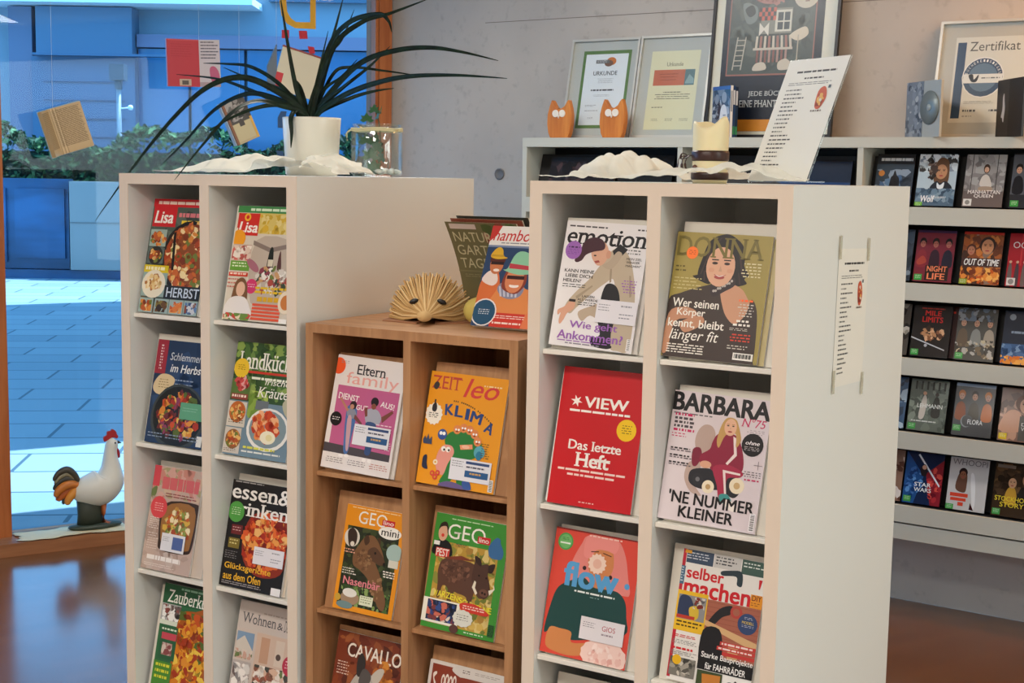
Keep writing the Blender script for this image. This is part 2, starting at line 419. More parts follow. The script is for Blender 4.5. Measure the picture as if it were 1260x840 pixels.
# unseen slabs added to shade the terrace either side of a sunny strip
mb = MB(); mb.box(-14, 12, -11.5, -2.35, 4.6, 4.75)
struct(mb.build('shade_slab_far', mat('shade_slab_pale', '#d9dfe2', .8), M=G))  # added slab out of view, shades the ground beyond the strip
mb = MB(); mb.box(-8, 12, -.78, -.06, 3.3, 3.45)
struct(mb.build('shade_slab_near', mat('shade_slab_pale', '#d9dfe2', .8), M=G))  # added overhang out of view, shades the ground next to the window

def wx(px, Yd): return (px-630)/F_PX*Yd
def wz(py, Yd): return ZC+(207-py)/F_PX*Yd
mb = MB(); mb.box(-6.64, 2.0, 21, 21.25, .1, 1.42); mb.box(-6.64, 2.0, 20.99, 21.0, .80, .812, mi=1)
lw = mb.build('garden_wall', [mat('garden_wall_white', '#97918c', .7), mat('panel_gap', '#75716e', .8)])
tag(lw, 'long low white panel wall on the terrace in front of the hedge', 'wall')
mb = MB(); mb.box(-12, 2, 21.05, 21.4, -.1, .09); mb.box(-12, -6.7, 21.15, 21.4, .1, 1.45)
for i in range(6): mb.box(-11.9+i*.88, -11.15+i*.88, 21.1, 21.15, .2+.06*(i % 2), 1.3)
tag(mb.build('glazed_basement', noise_mat('dark_blue_cladding', '#1f3a58', '#35608a', scale=(.6, 1, 2), nscale=1.2, rough=.35)), 'dark blue glazed band left of the low white panel wall', 'facade')

def hedge(name, x0, x1, y0, y1, z0, z1, n, seed, label):
    r = random.Random(seed); m_ = MB(); pal = ['#1b3320', '#25442a', '#315636', '#446a40', '#16291a', '#587a4a', '#3a4a30']
    m_.box(x0+.15, x1-.15, y0+.2, y1-.2, z0, z1-.25, lin('#16281a'))
    for i in range(n):
        x = x0+(x1-x0)*r.random(); s = .04+.055*r.random()
        zt = z1+.14*sin(x*2.1)+.1*sin(x*5.3+1)
        if r.random() < .3: y, z = y0+(y1-y0)*r.random(), zt-.12*r.random()
        else: y, z = y0+.14*r.random(), z0+(zt-z0)*r.random()
        a, b, c = r.random()*6.3, r.random()*3.1, r.random()*6.3
        M = T_(x, y, z) @ Rz(a) @ Rx(b) @ Ry(c)
        m_.add([(-s, 0, 0), (0, -s*.5, s*.15), (s, 0, 0), (0, s*.5, s*.15)], [(0, 1, 2), (0, 2, 3)], lin(r.choice(pal)), M=M)
    o = m_.build(name, mat('leaf_print', rough=.6, attr=True, spec=.2))
    return tag(o, label, 'hedge')
hedge('hedge', -11.5, 1.5, 21.7, 22.7, .1, 2.12, 12500, 4, 'green clipped hedge behind the low white panel wall outdoors')

t = empty('office_building', T_(0, 26, 0), 'blue grey flat office building across the terrace behind the hedge', 'building')
t.matrix_world = Matrix.Identity(4)
BLU = mat('facade_blue', '#5c748a', .6); BLU2 = mat('facade_blue_dark', '#506a84', .6); PALE = mat('facade_pale', '#8b98a2', .7); LILA = mat('facade_lilac', '#6f7388', .7)
m_ = MB(); m_.box(-16, 4, 26.2, 27, -.1, 5.0); m_.build('wall_body', PALE, t)
m_ = MB(); m_.box(wx(55, 26), wx(170, 26), 25.7, 26.25, 3.66, 4.5); m_.build('upper_block', BLU, t)
m_ = MB(); m_.box(wx(48, 26), wx(172, 26), 25.75, 26.25, 0, 3.62); m_.box(wx(55, 26), wx(230, 26), 25.5, 25.75, 3.62, 3.66); m_.build('garage_front', BLU2, t)
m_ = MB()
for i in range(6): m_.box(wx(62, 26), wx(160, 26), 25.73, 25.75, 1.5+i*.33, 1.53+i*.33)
m_.build('garage_slats', mat('slat_dark_blue', '#3a5069', .6), t)  # thin bars in a darker blue than the garage front
m_ = MB(); m_.box(wx(20, 26), wx(48, 26), 25.8, 26.3, 0, 4.5); m_.build('pier', LILA, t)
m_ = MB(); m_.box(-15, wx(320, 26), 25.2, 26.2, 4.52, 4.64); m_.build('ledge', mat('ledge_white', '#f2f6f6', .5), t)
m_ = MB(); m_.box(wx(172, 26), wx(470, 26), 25.9, 26.2, 3.82, 4.05); m_.build('sill_band', mat('sill_rose', '#857c90', .7), t)
GLB = mat('facade_glass', '#3a6a90', .12, spec=.8)
for x0, x1 in ((172, 232), (236, 300), (304, 380), (384, 480)):
    m_ = MB(); m_.box(wx(x0, 26), wx(x1, 26), 26.0, 26.2, 0, 3.8); m_.build('window_pane', GLB, t)
for x0, x1 in ((-60, 70), (96, 180), (186, 310), (330, 470)):
    m_ = MB(); m_.box(wx(x0, 26), wx(x1, 26), 26.0, 26.25, 4.68, 4.98); m_.build('upper_window', mat('upper_glass', '#34506a', .15, spec=.8), t)
t = empty('street_lamp', T_(wx(147.5, 23.4), 23.4, 0), 'pale lamp post with square head behind the hedge', 'lamp post')
m_ = MB(); m_.tube([(0, 0, 0), (0, 0, 3.0)], .04, 12); m_.build('pole', mat('lamp_pole', '#7d8890', .5), t)
m_ = MB(); m_.prism([(-.05, -.05), (.05, -.05), (.05, .05), (-.05, .05)], 2.92, 3.06); m_.box(-.12, .12, -.12, .12, 3.06, 3.32); m_.build('lamp_head', mat('lamp_head', '#44525e', .4), t)
m_ = MB(); m_.ball((.19, 0, 2.62), .045); m_.tube([(0, 0, 2.6), (.18, 0, 2.62)], .012, 8); m_.build('camera_ball', mat('lamp_white', '#e6eef0', .4), t)

# ------------------------------------------------------------------ magazine racks
TH = .2206
ROWP = .345
def rack(k, W, H, D, rows, s, sm, tr, lip0, mtl, edge, shelf, flapm, label, topm=None):
    t = empty('magazine_rack', UF[k], label, 'magazine rack')
    e = .002
    def panel(name, x0, x1, z0, z1, y0=0, y1=D, mt=None):
        m_ = MB(); m_.box(x0, x1, y0+e, y1, z0, z1); m_.box(x0, x1, y0, y0+e, z0, z1, mi=1)
        return m_.build(name, [mt or mtl, edge], t)
    panel('side_panel', 0, s, 0, H-tr); panel('side_panel', W-s, W, 0, H-tr)
    panel('top_panel', 0, W, H-tr, H, mt=topm)
    xm0, xm1 = (W-sm)/2, (W+sm)/2
    panel('divider', xm0, xm1, .08, H-tr)
    panel('plinth', s, W-s, 0, .08, .01, .03)
    m_ = MB(); m_.box(s, W-s, D/2-.006, D/2+.006, .08, H-tr); m_.build('middle_panel', mtl, t)
    zb = lip0-(rows-1)*ROWP
    m_ = MB(); m_.box(s, W-s, .03, D, zb-.03, zb-.012); m_.build('base_panel', mtl, t)
    for i in range(rows):
        z = lip0-i*ROWP
        for x0, x1 in ((s, xm0), (xm1, W-s)):
            m_ = MB(); m_.box(x0+.0005, x1-.0005, .014, .05, z-.011, z); m_.build('shelf', shelf, t, bevel=.0012)
            m_ = MB(); M = T_(0, .031, z) @ Rx(-TH); m_.box(x0+.012, x1-.003, 0, .005, .001, .291, M=M); m_.build('display_flap', flapm, t)
    return t
FLAPW = mat('flap_white', '#d6d0c4', .5, spec=.3)
rack('L', .5956, 1.6, .778, 4, .0306, .0308, .0268, 1.2365, WHITE, EDGE, SHELFW, FLAPW, 'tall white magazine rack by the window with a potted plant on top')
rack('R', .5956, 1.6, .778, 4, .0306, .0308, .0268, 1.2365, WHITE, EDGE, SHELFW, FLAPW, 'tall white magazine rack with a candle and a tilted sign on top')
rack('W', .592, 1.25, .775, 3, .0213, .02, .022, .888, BEECH, BEECH, BEECH, BEECH, 'lower beech magazine rack standing between the two white racks', BEECH_TOP)
LIPZ = {'R': 1.2365, 'L': 1.2365, 'W': .888}
def magM(k, row, u0, w, lean=0, back=0, up=0):
    """frame of a magazine: x right, y up along the flap, z out of its cover; bottom centre of its back"""
    z = LIPZ[k]-row*ROWP
    F = Matrix(((1, 0, 0, 0), (0, sin(TH), -cos(TH), 0), (0, cos(TH), sin(TH), 0), (0, 0, 0, 1)))
    return UF[k] @ T_(u0+w/2, .031, z+.0015+abs(sin(lean))*w/2) @ F @ Matrix.Rotation(lean, 4, 'Z') @ T_(0, up, back+.0006)
def pages(mb, w, h, t, cov=(.75, .73, .68), bow=0):
    # block of pages with a slightly rounded spine on the left
    r = t/2
    pts = [(-w/2+r-r*cos(a), r-r*sin(a)*1) for a in [i*pi/2/4-pi/4 for i in range(5)]]
    mb.box(-w/2+.001, w/2-.0006, .0006, h-.0006, .0004, t-.0003, cov)
    mb.box(-w/2, w/2, 0, h, 0, .0004, (.8, .78, .74))
    mb.box(-w/2, -w/2+.001, 0, h, 0, t-.0002, (.8, .78, .74))
GROUPS = {'L': 'magazines in the white rack by the window', 'R': 'magazines in the white rack under the candle', 'W': 'magazines in the beech rack'}
def magazine(k, row, u0, w, h, t, art, label, lean=0, back=0, stickers=(), spine=None, mtl=None):
    M = magM(k, row, u0, w, lean, back)
    mb = MB(); pages(mb, w, h, t)
    o = mb.build('magazine', PM, None, M); tag(o, label, 'magazine', GROUPS[k])
    art.build('front_cover', o, t-.0004, mtl=mtl)
    for nm, x0, y0, x1, y1, a in stickers:
        sw, sh = (x1-x0)*w, (y1-y0)*h
        st = a(sw, sh)
        so = st.build(nm, o, 0, T_(((x0+x1)/2-.5)*w, (1-y1)*h, t+.0028)); so['label'] = 'white printed address label' if nm == 'address_label' else 'sticker'
    return o
def spare(k, row, u0, w, h, t, col, label, lean=0, back=0):
    mb = MB(); pages(mb, w, h, t); a = Art(w, h, col); a.R(.06, .06, .94, .2, '#ffffff')
    o = mb.build('magazine', PM, None, magM(k, row, u0, w, lean, back)); tag(o, label, 'magazine', GROUPS[k]); a.build('front_cover', o, t-.0004)
    return o
def addr(sw, sh):
    a = Art(sw, sh, '#e4e1e6', 3); a.X(.05, .2, .36, .55, 3, '#8a8a90', .4); a.X(.6, .18, .92, .3, 1, '#9a9aa2', .6); a.X(.58, .55, .92, .85, 2, '#8a8a96', .4)
    return a
def addr_red(sw, sh):
    a = Art(sw, sh, '#e2dde0', 3); a.X(.06, .22, .36, .5, 3, '#77707a', .4); a.T('GIOS', .5, .25, .8, .48, '#b03a48', .0); a.X(.5, .6, .82, .75, 1, '#9a8a94', .5); return a
def addr_blue(sw, sh):
    a = Art(sw, sh, '#e2e2e8', 3); a.X(.04, .12, .35, .45, 3, '#77777f', .4); a.R(.38, .08, .95, .2, '#344a78'); a.X(.4, .3, .95, .42, 1, '#556', .6); a.R(.38, .5, .95, .8, '#2c5a8c'); a.X(.5, .58, .85, .72, 1, '#c9a060', .6); return a
def addr_sq(sw, sh):
    a = Art(sw, sh, '#dfdfe4', 3); a.X(.06, .2, .36, .5, 3, '#8a8a90', .4); a.R(.48, .15, .92, .85, '#50649c'); return a
FOOD = ['#c8662a', '#d98a3c', '#a8441f', '#e3b468', '#7a3416', '#6f7a35', '#efd6a0', '#b85a30']

# ------------------------------------------------------------------ covers: white rack under the candle
def c_emotion(w, h):
    a = Art(w, h, '#e8e4e4', 11); k = '#191316'; pu = '#9a62b2'
    a.X(.04, .035, .5, .05, 1, '#4a4548', .8, 0).X(.86, .035, .98, .05, 1, '#4a4548', .8, 0)
    a.T('emotion', .03, .055, .985, .185, k, .02, .12, 1)
    a.S([(.52, .30), (.60, .21), (.72, .20), (.82, .27), (.9, .42), (.95, .6), (.97, .86), (.94, .99), (.84, .99), (.74, .97), (.72, .8), (.8, .68), (.72, .56), (.66, .44), (.58, .47), (.44, .56), (.28, .68), (.2, .74), (.13, .68), (.24, .56), (.38, .45), (.46, .36)], '#bfae96').P([(.60, .34), (.62, .335), (.64, .46), (.62, .47)], '#9f8e78').P([(.84, .4), (.86, .4), (.9, .56), (.88, .57)], '#a6957e').P([(.24, .6), (.42, .5), (.43, .51), (.26, .62)], '#a6957e')
    a.S([(.3, .72), (.46, .66), (.6, .62), (.7, .68), (.72, .78), (.6, .78), (.45, .74), (.36, .79)], '#bba892')
    a.S([(.58, .49), (.68, .48), (.75, .54), (.77, .64), (.64, .66), (.55, .62)], '#1d1a1e')
    a.S([(.55, .76), (.66, .7), (.74, .76), (.73, .86), (.74, .97), (.64, .96), (.5, .93), (.6, .88)], '#26222a')
    a.S([(.5, .9), (.62, .92), (.76, .96), (.7, .985), (.52, .97)], '#17151a')
    a.P([(.6, .22), (.68, .16), (.78, .2), (.66, .3)], '#1c191c').S([(.5, .34), (.58, .3), (.66, .22), (.72, .25), (.62, .36)], '#b7a58f')
    a.S([(.34, .19), (.42, .155), (.5, .16), (.555, .22), (.545, .29), (.5, .335), (.44, .34), (.38, .3), (.35, .25)], '#d9a78c')
    a.S([(.21, .26), (.24, .17), (.33, .125), (.44, .13), (.5, .17), (.49, .215), (.38, .235), (.29, .265), (.25, .31), (.19, .33), (.16, .31)], '#43202b')
    a.E(.40, .265, .018, '#2a1c1c', .008).P([(.40, .31), (.45, .3), (.47, .315), (.42, .325)], '#a4473f').E(.56, .25, .03, '#d09a80', .045)
    a.S([(.12, .69), (.19, .64), (.25, .65), (.24, .7), (.17, .74), (.14, .79), (.1, .83), (.08, .8), (.09, .74), (.06, .76), (.05, .72)], '#d8a388').R(.17, .625, .25, .645, '#2a2224')
    a.E(.13, .235, .1, pu).X(.07, .205, .2, .22, 1, '#3c1d4c', .8, 0).X(.06, .228, .2, .275, 4, '#6d3f84', .4, .2, 'c')
    for i, t in enumerate(('KANN MEINE', 'LIEBE DICH', 'HEILEN?')): a.T(t, .06+.02*(i == 1), .385+i*.039, (.42, .41, .28)[i], .412+i*.039, k, .016)
    a.X(.06, .505, .36, .54, 2, '#444', .5)
    a.T('LASSEN', .32, .585, .47, .603, k).T('ALS WERDEN', .27, .612, .55, .63, k).X(.28, .64, .52, .675, 2, '#444', .5)
    a.X(.78, .2, .93, .25, 2, '#555', .45, .2, 'r').T('MEIN ZIEL', .78, .262, .96, .28, '#333', .004).T('WENIGER', .78, .289, .94, .307, '#333', .004).T('MACHEN"', .78, .316, .96, .334, '#333', .004)
    a.X(.76, .44, .94, .55, 5, pu, .5, .3, 'r')
    a.T('Wie geht', .22, .792, .80, .866, pu, .024).T('Ankommen?', .09, .872, .88, .942, pu, .026)
    a.X(.1, .949, .72, .96, 1, pu, .7, .1).X(.2, .967, .66, .98, 1, '#8a8290', .7, .1)
    a.R(.93, .89, .975, .985, '#f2f0ee')
    for i in range(9): a.R(.935+.004, .895+i*.0098, .97, .899+i*.0098, '#333')
    return a
def c_donna(w, h):
    a = Art(w, h, '#a2914a', 12); wh = '#f0ece2'
    a.S([(.30, .30), (.32, .16), (.4, .05), (.52, .0), (.64, .04), (.72, .13), (.74, .24), (.80, .31), (.76, .345), (.79, .38), (.70, .405), (.62, .39), (.56, .37), (.44, .38), (.40, .405), (.31, .385), (.22, .35), (.27, .335)], '#1d1517')
    a.S([(.5, .44), (.62, .39), (.74, .42), (.8, .47), (.86, .56), (.82, .64), (.72, .7), (.6, .66), (.55, .58)], '#cf9a7a')
    a.S([(0, .55), (.12, .49), (.28, .44), (.4, .41), (.47, .39), (.52, .44), (.56, .54), (.62, .64), (.72, .70), (.82, .62), (.86, .5), (.92, .56), (.95, .7), (.96, .98), (.9, 1.0), (.02, 1.0), (0, .8)], '#3d302b')
    a.S([(.02, .66), (.16, .6), (.3, .62), (.3, .68), (.1, .72), (.06, .95), (0, .95)], '#c08a6b').S([(.16, .72), (.36, .66), (.4, .72), (.22, .8)], '#c08a6b')
    a.S([(.42, .42), (.50, .40), (.6, .36), (.66, .34), (.67, .40), (.58, .45), (.46, .5)], '#33272a')
    for i in range(9): a.E(.46+.022*i, .455-.011*i+.008*(i % 2), .013, '#b9b2ac')
    a.face(.50, .262, .15, '#e0ae90', '#22181a').S([(.44, .322), (.50, .335), (.57, .320), (.50, .35)], '#b04a48').S([(.455, .326), (.50, .333), (.555, .325), (.50, .341)], '#f2e8e2').E(.41, .29, .03, '#dba184', .022).E(.60, .29, .03, '#dba184', .022)
    a.S([(.34, .26), (.40, .14), (.50, .085), (.60, .12), (.665, .25), (.70, .36), (.74, .24), (.70, .08), (.52, .005), (.36, .06), (.30, .2), (.27, .33), (.33, .36)], '#1d1517')
    for p_ in (((.36, .14), (.38, .13), (.31, .33), (.295, .33)), ((.66, .12), (.68, .13), (.75, .32), (.73, .325)), ((.69, .3), (.70, .3), (.73, .39), (.715, .39)), ((.33, .3), (.345, .3), (.36, .38), (.34, .38)), ((.47, .03), (.485, .03), (.42, .09), (.405, .09)), ((.56, .03), (.575, .03), (.65, .1), (.635, .1))): a.P(p_, '#3d2b28')
    a.T('DONNA', .02, .03, .93, .195, '#786c30', .014, 0, 1)
    a.E(.185, .165, .062, '#ff7a22').X(.15, .145, .22, .185, 3, '#b43c10', .5, .1, 'c')
    a.X(.03, .27, .16, .335, 2, '#5d5120', .5).X(.03, .365, .34, .475, 4, '#cdbf86', .4).X(.72, .22, .92, .345, 5, '#e2d8ac', .5, .3, 'r')
    a.T('Wer seinen', .05, .53, .54, .60, wh, .02).T('Körper', .11, .608, .41, .683, wh, .02).T('kennt, bleibt', .03, .693, .62, .77, wh, .02).T('länger fit', .06, .775, .58, .885, wh, -.006, .25)
    a.X(.05, .895, .46, .975, 4, '#ece6da', .6, .15)
    a.X(.74, .505, .9, .525, 1, '#ff6a2a', .8, .05).X(.72, .54, .9, .65, 5, '#d9d2c6', .5, .3, 'r').X(.74, .665, .88, .685, 1, wh, .8, 0).X(.71, .695, .9, .715, 1, wh, .8, 0).X(.68, .73, .92, .755, 2, '#cfc7ba', .5)
    a.X(.68, .775, .9, .845, 3, '#d8452e', .6, .2, 'r').X(.68, .865, .9, .905, 2, '#cfc7ba', .5)
    a.R(.75, .92, .955, .975, '#efece4')
    for i in range(16): a.R(.762+i*.0112, .928, .767+i*.0112+.003*(i % 3), .962, '#222')
    return a
def c_view(w, h):
    a = Art(w, h, '#c4161f', 13); wh = '#f4efe8'
    pts = []
    for i in range(12):
        an = i*pi/6+.2; r = .072 if i % 2 == 0 else .028
        pts.append((.2+r*cos(an), .245+r*sin(an)*w/h*.9))
    a.P(pts, wh); a.T('VIEW', .295, .205, .82, .285, wh, .03)
    a.X(.13, .305, .85, .325, 1, wh, .8, 0)
    a.E(.83, .415, .115, '#f0c51c').X(.77, .38, .9, .45, 4, '#6a5510', .45, .2, 'c')
    a.T('Das letzte', .17, .525, .80, .595, wh, .026, 0, 1).T('Heft', .27, .61, .69, .715, wh, .032, 0, 1)
    a.X(.08, .735, .9, .755, 1, '#f0d2c8', .75, 0).X(.2, .768, .76, .788, 1, '#f0d2c8', .75, 0).X(.38, .962, .56, .972, 1, '#e9b8b0', .8, 0)
    return a
def c_barbara(w, h):
    a = Art(w, h, '#d8ccd0', 14); k = '#151114'; mg = '#c2255c'; tr = '#8c1f3c'
    a.T('BARBARA', .0, .01, .995, .155, k, .045)
    a.X(.02, .17, .42, .182, 1, '#6a6468', .8, 0)
    a.T('N°75', .72, .15, .97, .215, mg, .008, .2, 1).X(.78, .235, .96, .275, 3, '#8a8088', .4, .3, 'r')
    for i in range(5): a.X(.04, .175+i*.03, .26, .197+i*.03, 1, mg if i in (0, 4) else '#4b4046', .85, .15)
    a.X(.03, .33, .2, .37, 2, mg, .5)
    a.S([(.3, .29), (.36, .24), (.44, .25), (.48, .32), (.44, .45), (.38, .55), (.34, .7), (.42, .78), (.3, .76), (.22, .66), (.24, .55), (.32, .5), (.28, .38)], '#b8a096')
    a.S([(.28, .6), (.4, .57), (.56, .57), (.68, .6), (.78, .61), (.8, .7), (.74, .76), (.6, .72), (.46, .73), (.34, .72), (.27, .68)], '#26262c')
    a.E(.76, .665, .075, '#e9dcc0').E(.76, .665, .032, '#c8a878').E(.475, .705, .062, '#e9dcc0').E(.475, .705, .026, '#b89868').E(.36, .66, .055, '#2b2b30').E(.36, .66, .022, '#6b6b70')
    a.S([(.27, .44), (.34, .42), (.37, .48), (.33, .56), (.28, .55)], '#7c2038')
    a.S([(.5, .3), (.6, .28), (.7, .3), (.77, .4), (.8, .52), (.76, .58), (.64, .6), (.5, .58), (.44, .54), (.36, .53), (.36, .47), (.44, .42), (.46, .36)], tr)
    a.S([(.5, .55), (.66, .52), (.8, .56), (.78, .6), (.66, .62), (.66, .72), (.68, .78), (.6, .78), (.56, .68)], '#a52a48')
    a.P([(.66, .3), (.69, .31), (.72, .44), (.64, .52), (.62, .51), (.69, .43)], '#ead9d6').P([(.6, .56), (.78, .57), (.78, .585), (.63, .58), (.67, .75), (.65, .75)], '#ead9d6')
    a.E(.42, .54, .06, '#d9a488', .035).S([(.6, .75), (.68, .74), (.74, .8), (.72, .82), (.62, .8)], '#3f8f8c').S([(.66, .78), (.74, .79), (.8, .85), (.74, .86), (.66, .82)], '#eee6de')
    a.S([(.5, .34), (.53, .22), (.58, .165), (.66, .17), (.7, .22), (.74, .32), (.7, .38), (.68, .28), (.58, .3), (.53, .4)], '#c39a5c')
    a.face(.62, .235, .062, '#e2b294', '#a57c45')
    a.E(.86, .345, .108, k).T('ohne', .79, .315, .93, .345, wh_ := '#f3eef0', .015, .25).X(.78, .36, .94, .395, 3, '#c9c2c6', .4, .1, 'c')
    a.R(.9, .49, .984, .4935, '#6a5c62').R(.9405, .46, .9445, .525, '#6a5c62')
    a.X(.8, .545, .98, .595, 3, '#5a5056', .5, .3, 'r').X(.82, .602, .98, .618, 1, mg, .7, .1, 'r')
    for i in range(3): a.X(.04, .44+i*.055, .26, .453+i*.055, 1, '#2c2428', .9, .1); a.X(.04, .458+i*.055, .3, .469+i*.055, 1, '#6a6066', .8, .2)
    a.T("'NE NUMMER", .09, .765, .96, .862, k, .03).T('KLEINER', .21, .878, .77, .965, k, .03)
    a.R(.93, .85, .985, .985, '#f0ecee')
    for i in range(12): a.R(.938, .858+i*.0102, .978, .862+i*.0102+.002*(i % 2), '#333')
    return a
def c_flow(w, h):
    a = Art(w, h, '#d94a3c', 15)
    a.R(0, 0, 1, .012, '#8c2c26')
    a.S([(.38, .03), (.6, .02), (.74, .03), (.84, .14), (.9, .3), (.94, .42), (.84, .44), (.3, .42), (.2, .38), (.25, .22), (.32, .1)], '#e2867e')
    a.S([(.44, .11), (.56, .085), (.68, .11), (.72, .24), (.68, .36), (.74, .44), (.5, .46), (.46, .34), (.42, .22)], '#cf8452')
    a.S([(.38, .03), (.56, .02), (.74, .04), (.72, .13), (.62, .12), (.5, .13), (.44, .2), (.36, .18)], '#e88f88')
    a.S([(.02, .84), (.06, .6), (.12, .47), (.26, .40), (.4, .36), (.52, .42), (.66, .42), (.8, .42), (.9, .48), (.94, .6), (.94, .74), (.5, .84), (.3, .86), (.24, .80), (.12, .80)], '#1e4644')
    a.P([(.44, .145), (.53, .135), (.53, .142), (.44, .152)], '#3a2018').P([(.58, .14), (.68, .155), (.68, .162), (.58, .147)], '#3a2018')
    a.E(.53, .235, .11, '#f0d3c2', jag=.16, n=28).E(.53, .235, .05, '#e6b7a4')
    a.E(.39, .285, .022, '#38262a').E(.70, .32, .022, '#38262a')
    a.T('flow', .16, .25, .80, .45, '#57a0d4', .05).E(.9, .365, .03, '#57a0d4')
    a.X(.31, .468, .78, .484, 1, '#e9f0ee', .85, 0).X(.5, .5, .62, .508, 1, '#8aa8a6', .8, 0)
    a.S([(.08, .8), (.2, .79), (.34, .8), (.36, .88), (.56, .86), (.58, .93), (.4, .98), (.2, .98), (.06, .94)], '#d08650')
    a.E(.74, .93, .27, '#f1cfc4', .17, n=30, jag=.05).B((.74, .93, .23, .09), 30, .03, ['#e9bdb2', '#f6ddd4', '#e2aaa0'])
    a.E(.13, .105, .09, '#4fa052').E(.13, .105, .074, '#6fb56a').R(.07, .112, .19, .124, '#e9f2e4').X(.09, .075, .17, .1, 2, '#3a7a3c', .5, .1, 'c')
    a.X(.4, .02, .78, .034, 1, '#f2c8bc', .8, 0)
    return a
def c_selber(w, h):
    a = Art(w, h, '#e2dfda', 16); rd = '#c8202a'
    a.R(0, 0, .04, .98, '#b8283a').R(.045, 0, .37, .1, '#3c4c62').X(.05, .02, .34, .08, 3, '#c8ced8', .5).R(.02, .005, .1, .03, '#d89a30')
    a.R(.38, 0, .7, .1, '#c3c2c0').X(.4, .015, .66, .085, 3, '#44464a', .6).R(.71, 0, 1, .11, '#3f5a52').X(.73, .02, .97, .07, 2, '#d9e0da', .5)
    a.R(0, .13, .05, .27, '#4a6a86').X(.005, .14, .045, .26, 6, '#c8d6e0', .5)
    a.S([(.48, .12), (.6, .1), (.72, .1), (.74, .2), (.68, .2), (.66, .14), (.5, .15)], '#2c3c44')
    a.T('selber', .07, .125, .52, .215, rd, .03).T('machen', .06, .21, .86, .345, rd, .035)
    a.P([(.93, .13), (.97, .13), (.95, .2), (.935, .2)], rd).R(.86, .245, 1, .345, '#e0922c').T('DIY', .875, .25, .985, .29, '#6a1c18', .02).X(.87, .305, .98, .335, 2, '#8a4a18', .5)
    a.R(.0, .315, .37, .62, '#e3b62a').R(.02, .345, .355, .53, '#8a8a8c').S([(.04, .36), (.16, .36), (.22, .46), (.12, .52), (.03, .5)], '#2e3a58').S([(.16, .44), (.26, .42), (.28, .5), (.2, .53)], '#d0b23c').B(('r', .2, .35, .34, .44), 14, .03, ['#7a2c24', '#c9c4be', '#5a5a60'])
    a.X(.03, .545, .34, .6, 2, '#4a3a10', .6).R(.02, .5, .24, .525, '#b83a2a')
    a.R(.37, .345, 1, .76, '#a5624e')
    for i in range(11): a.R(.37, .36+i*.036, 1, .363+i*.036, '#8a4a3c')
    a.S([(.4, .52), (.52, .4), (.66, .36), (.66, .42), (.56, .46), (.46, .54)], '#242428').E(.72, .4, .07, '#b3473e', .07).E(.72, .4, .04, '#a5624e', .04)
    a.P([(.37, .5), (1, .6), (1, .66), (.37, .54)], '#d3ac7c').S([(.36, .58), (.55, .55), (.62, .7), (.6, .82), (.37, .84)], '#1d1c20').R(.68, .64, .8, .76, '#c9a070')
    a.E(.865, .47, .115, '#31456e').T('MODELL', .80, .45, .94, .47, '#e2c64a', .01).X(.8, .48, .94, .5, 2, '#c8d0e0', .4, .1, 'c').X(.82, .42, .92, .44, 2, '#c8d0e0', .4, .1, 'c')
    a.R(.58, .635, 1, .665, '#c43c38').R(.55, .672, 1, .70, '#c43c38').R(.62, .708, 1, .735, '#c43c38').X(.6, .642, .98, .66, 1, '#f0d8d2', .8, .05).X(.57, .68, .98, .695, 1, '#f0d8d2', .8, .05)
    a.R(.35, .76, 1, .87, '#1a1a1c').T('Starke Bauprojekte', .38, .735, .99, .79, '#f2f0ee', .015).T('für FAHRRÄDER', .44, .80, .92, .86, '#f2f0ee', .02)
    a.X(.02, .65, .32, .675, 2, rd, .6, .15).X(.02, .69, .34, .725, 3, '#777', .5).X(.02, .745, .3, .765, 1, rd, .8, .15).X(.02, .775, .34, .81, 3, '#777', .5)
    a.R(.02, .82, .33, .96, '#77746c').B(('r', .02, .82, .33, .96), 30, .035, ['#55544e', '#9a968c', '#c6c0b4', '#3f3e3a']).E(.1, .84, .055, '#e0b020')
    a.R(.36, .875, .66, 1, '#3d4a2c').P([(.42, .9), (.64, .89), (.64, 1), (.44, 1)], '#c07a34').R(.67, .875, 1, 1, '#eceae6')
    for cx in (.76, .92): a.E(cx, .955, .055, '#2a2a2c').E(cx, .955, .045, '#eceae6')
    a.P([(.76, .95), (.82, .9), (.83, .905), (.77, .955)], '#2a2a2c').P([(.82, .9), (.92, .95), (.91, .955), (.81, .91)], '#2a2a2c').P([(.82, .9), (.84, .95), (.83, .955), (.81, .905)], '#2a2a2c')
    return a
magazine('R', 0, .043, .203, .275, .007, c_emotion(.203, .275), 'pale magazine titled emotion with a crouching man in a beige jacket', -.03, .007,
         [('address_label', .52, .605, 1.0, .785, addr)])
spare('R', 0, .052, .203, .276, .006, '#cfc8c0', 'second pale magazine peeking out behind the one with the man in a beige jacket', -.03)
magazine('R', 0, .314, .212, .262, .007, c_donna(.212, .262), 'olive magazine titled DONNA with a dark haired woman, top right slot of the white rack', -.018, .006)
spare('R', 0, .326, .212, .258, .005, '#b9aa7a', 'second magazine peeking out behind the olive one with the dark haired woman', -.02)
magazine('R', 1, .046, .207, .303, .006, c_view(.207, .303), 'plain red magazine titled VIEW with a round yellow sticker', -.005, .006)
spare('R', 1, .038, .207, .296, .005, '#e2ded8', 'white edged magazine just behind the plain red one with the yellow sticker', -.015)
magazine('R', 2, .0335, .213, .28, .009, c_flow(.215, .28), 'orange red magazine titled flow with a drawn pink haired figure', -.015, 0,
         [('address_label', .44, .655, .95, .83, addr_red)])
magazine('R', 1, .314, .22, .273, .008, c_barbara(.22, .273), 'pale pink magazine titled BARBARA with a woman on a toy car', -.02, 0)
magazine('R', 2, .345, .19, .278, .006, c_selber(.19, .278), 'busy magazine titled selber machen with building projects and red lettering', -.02, 0)

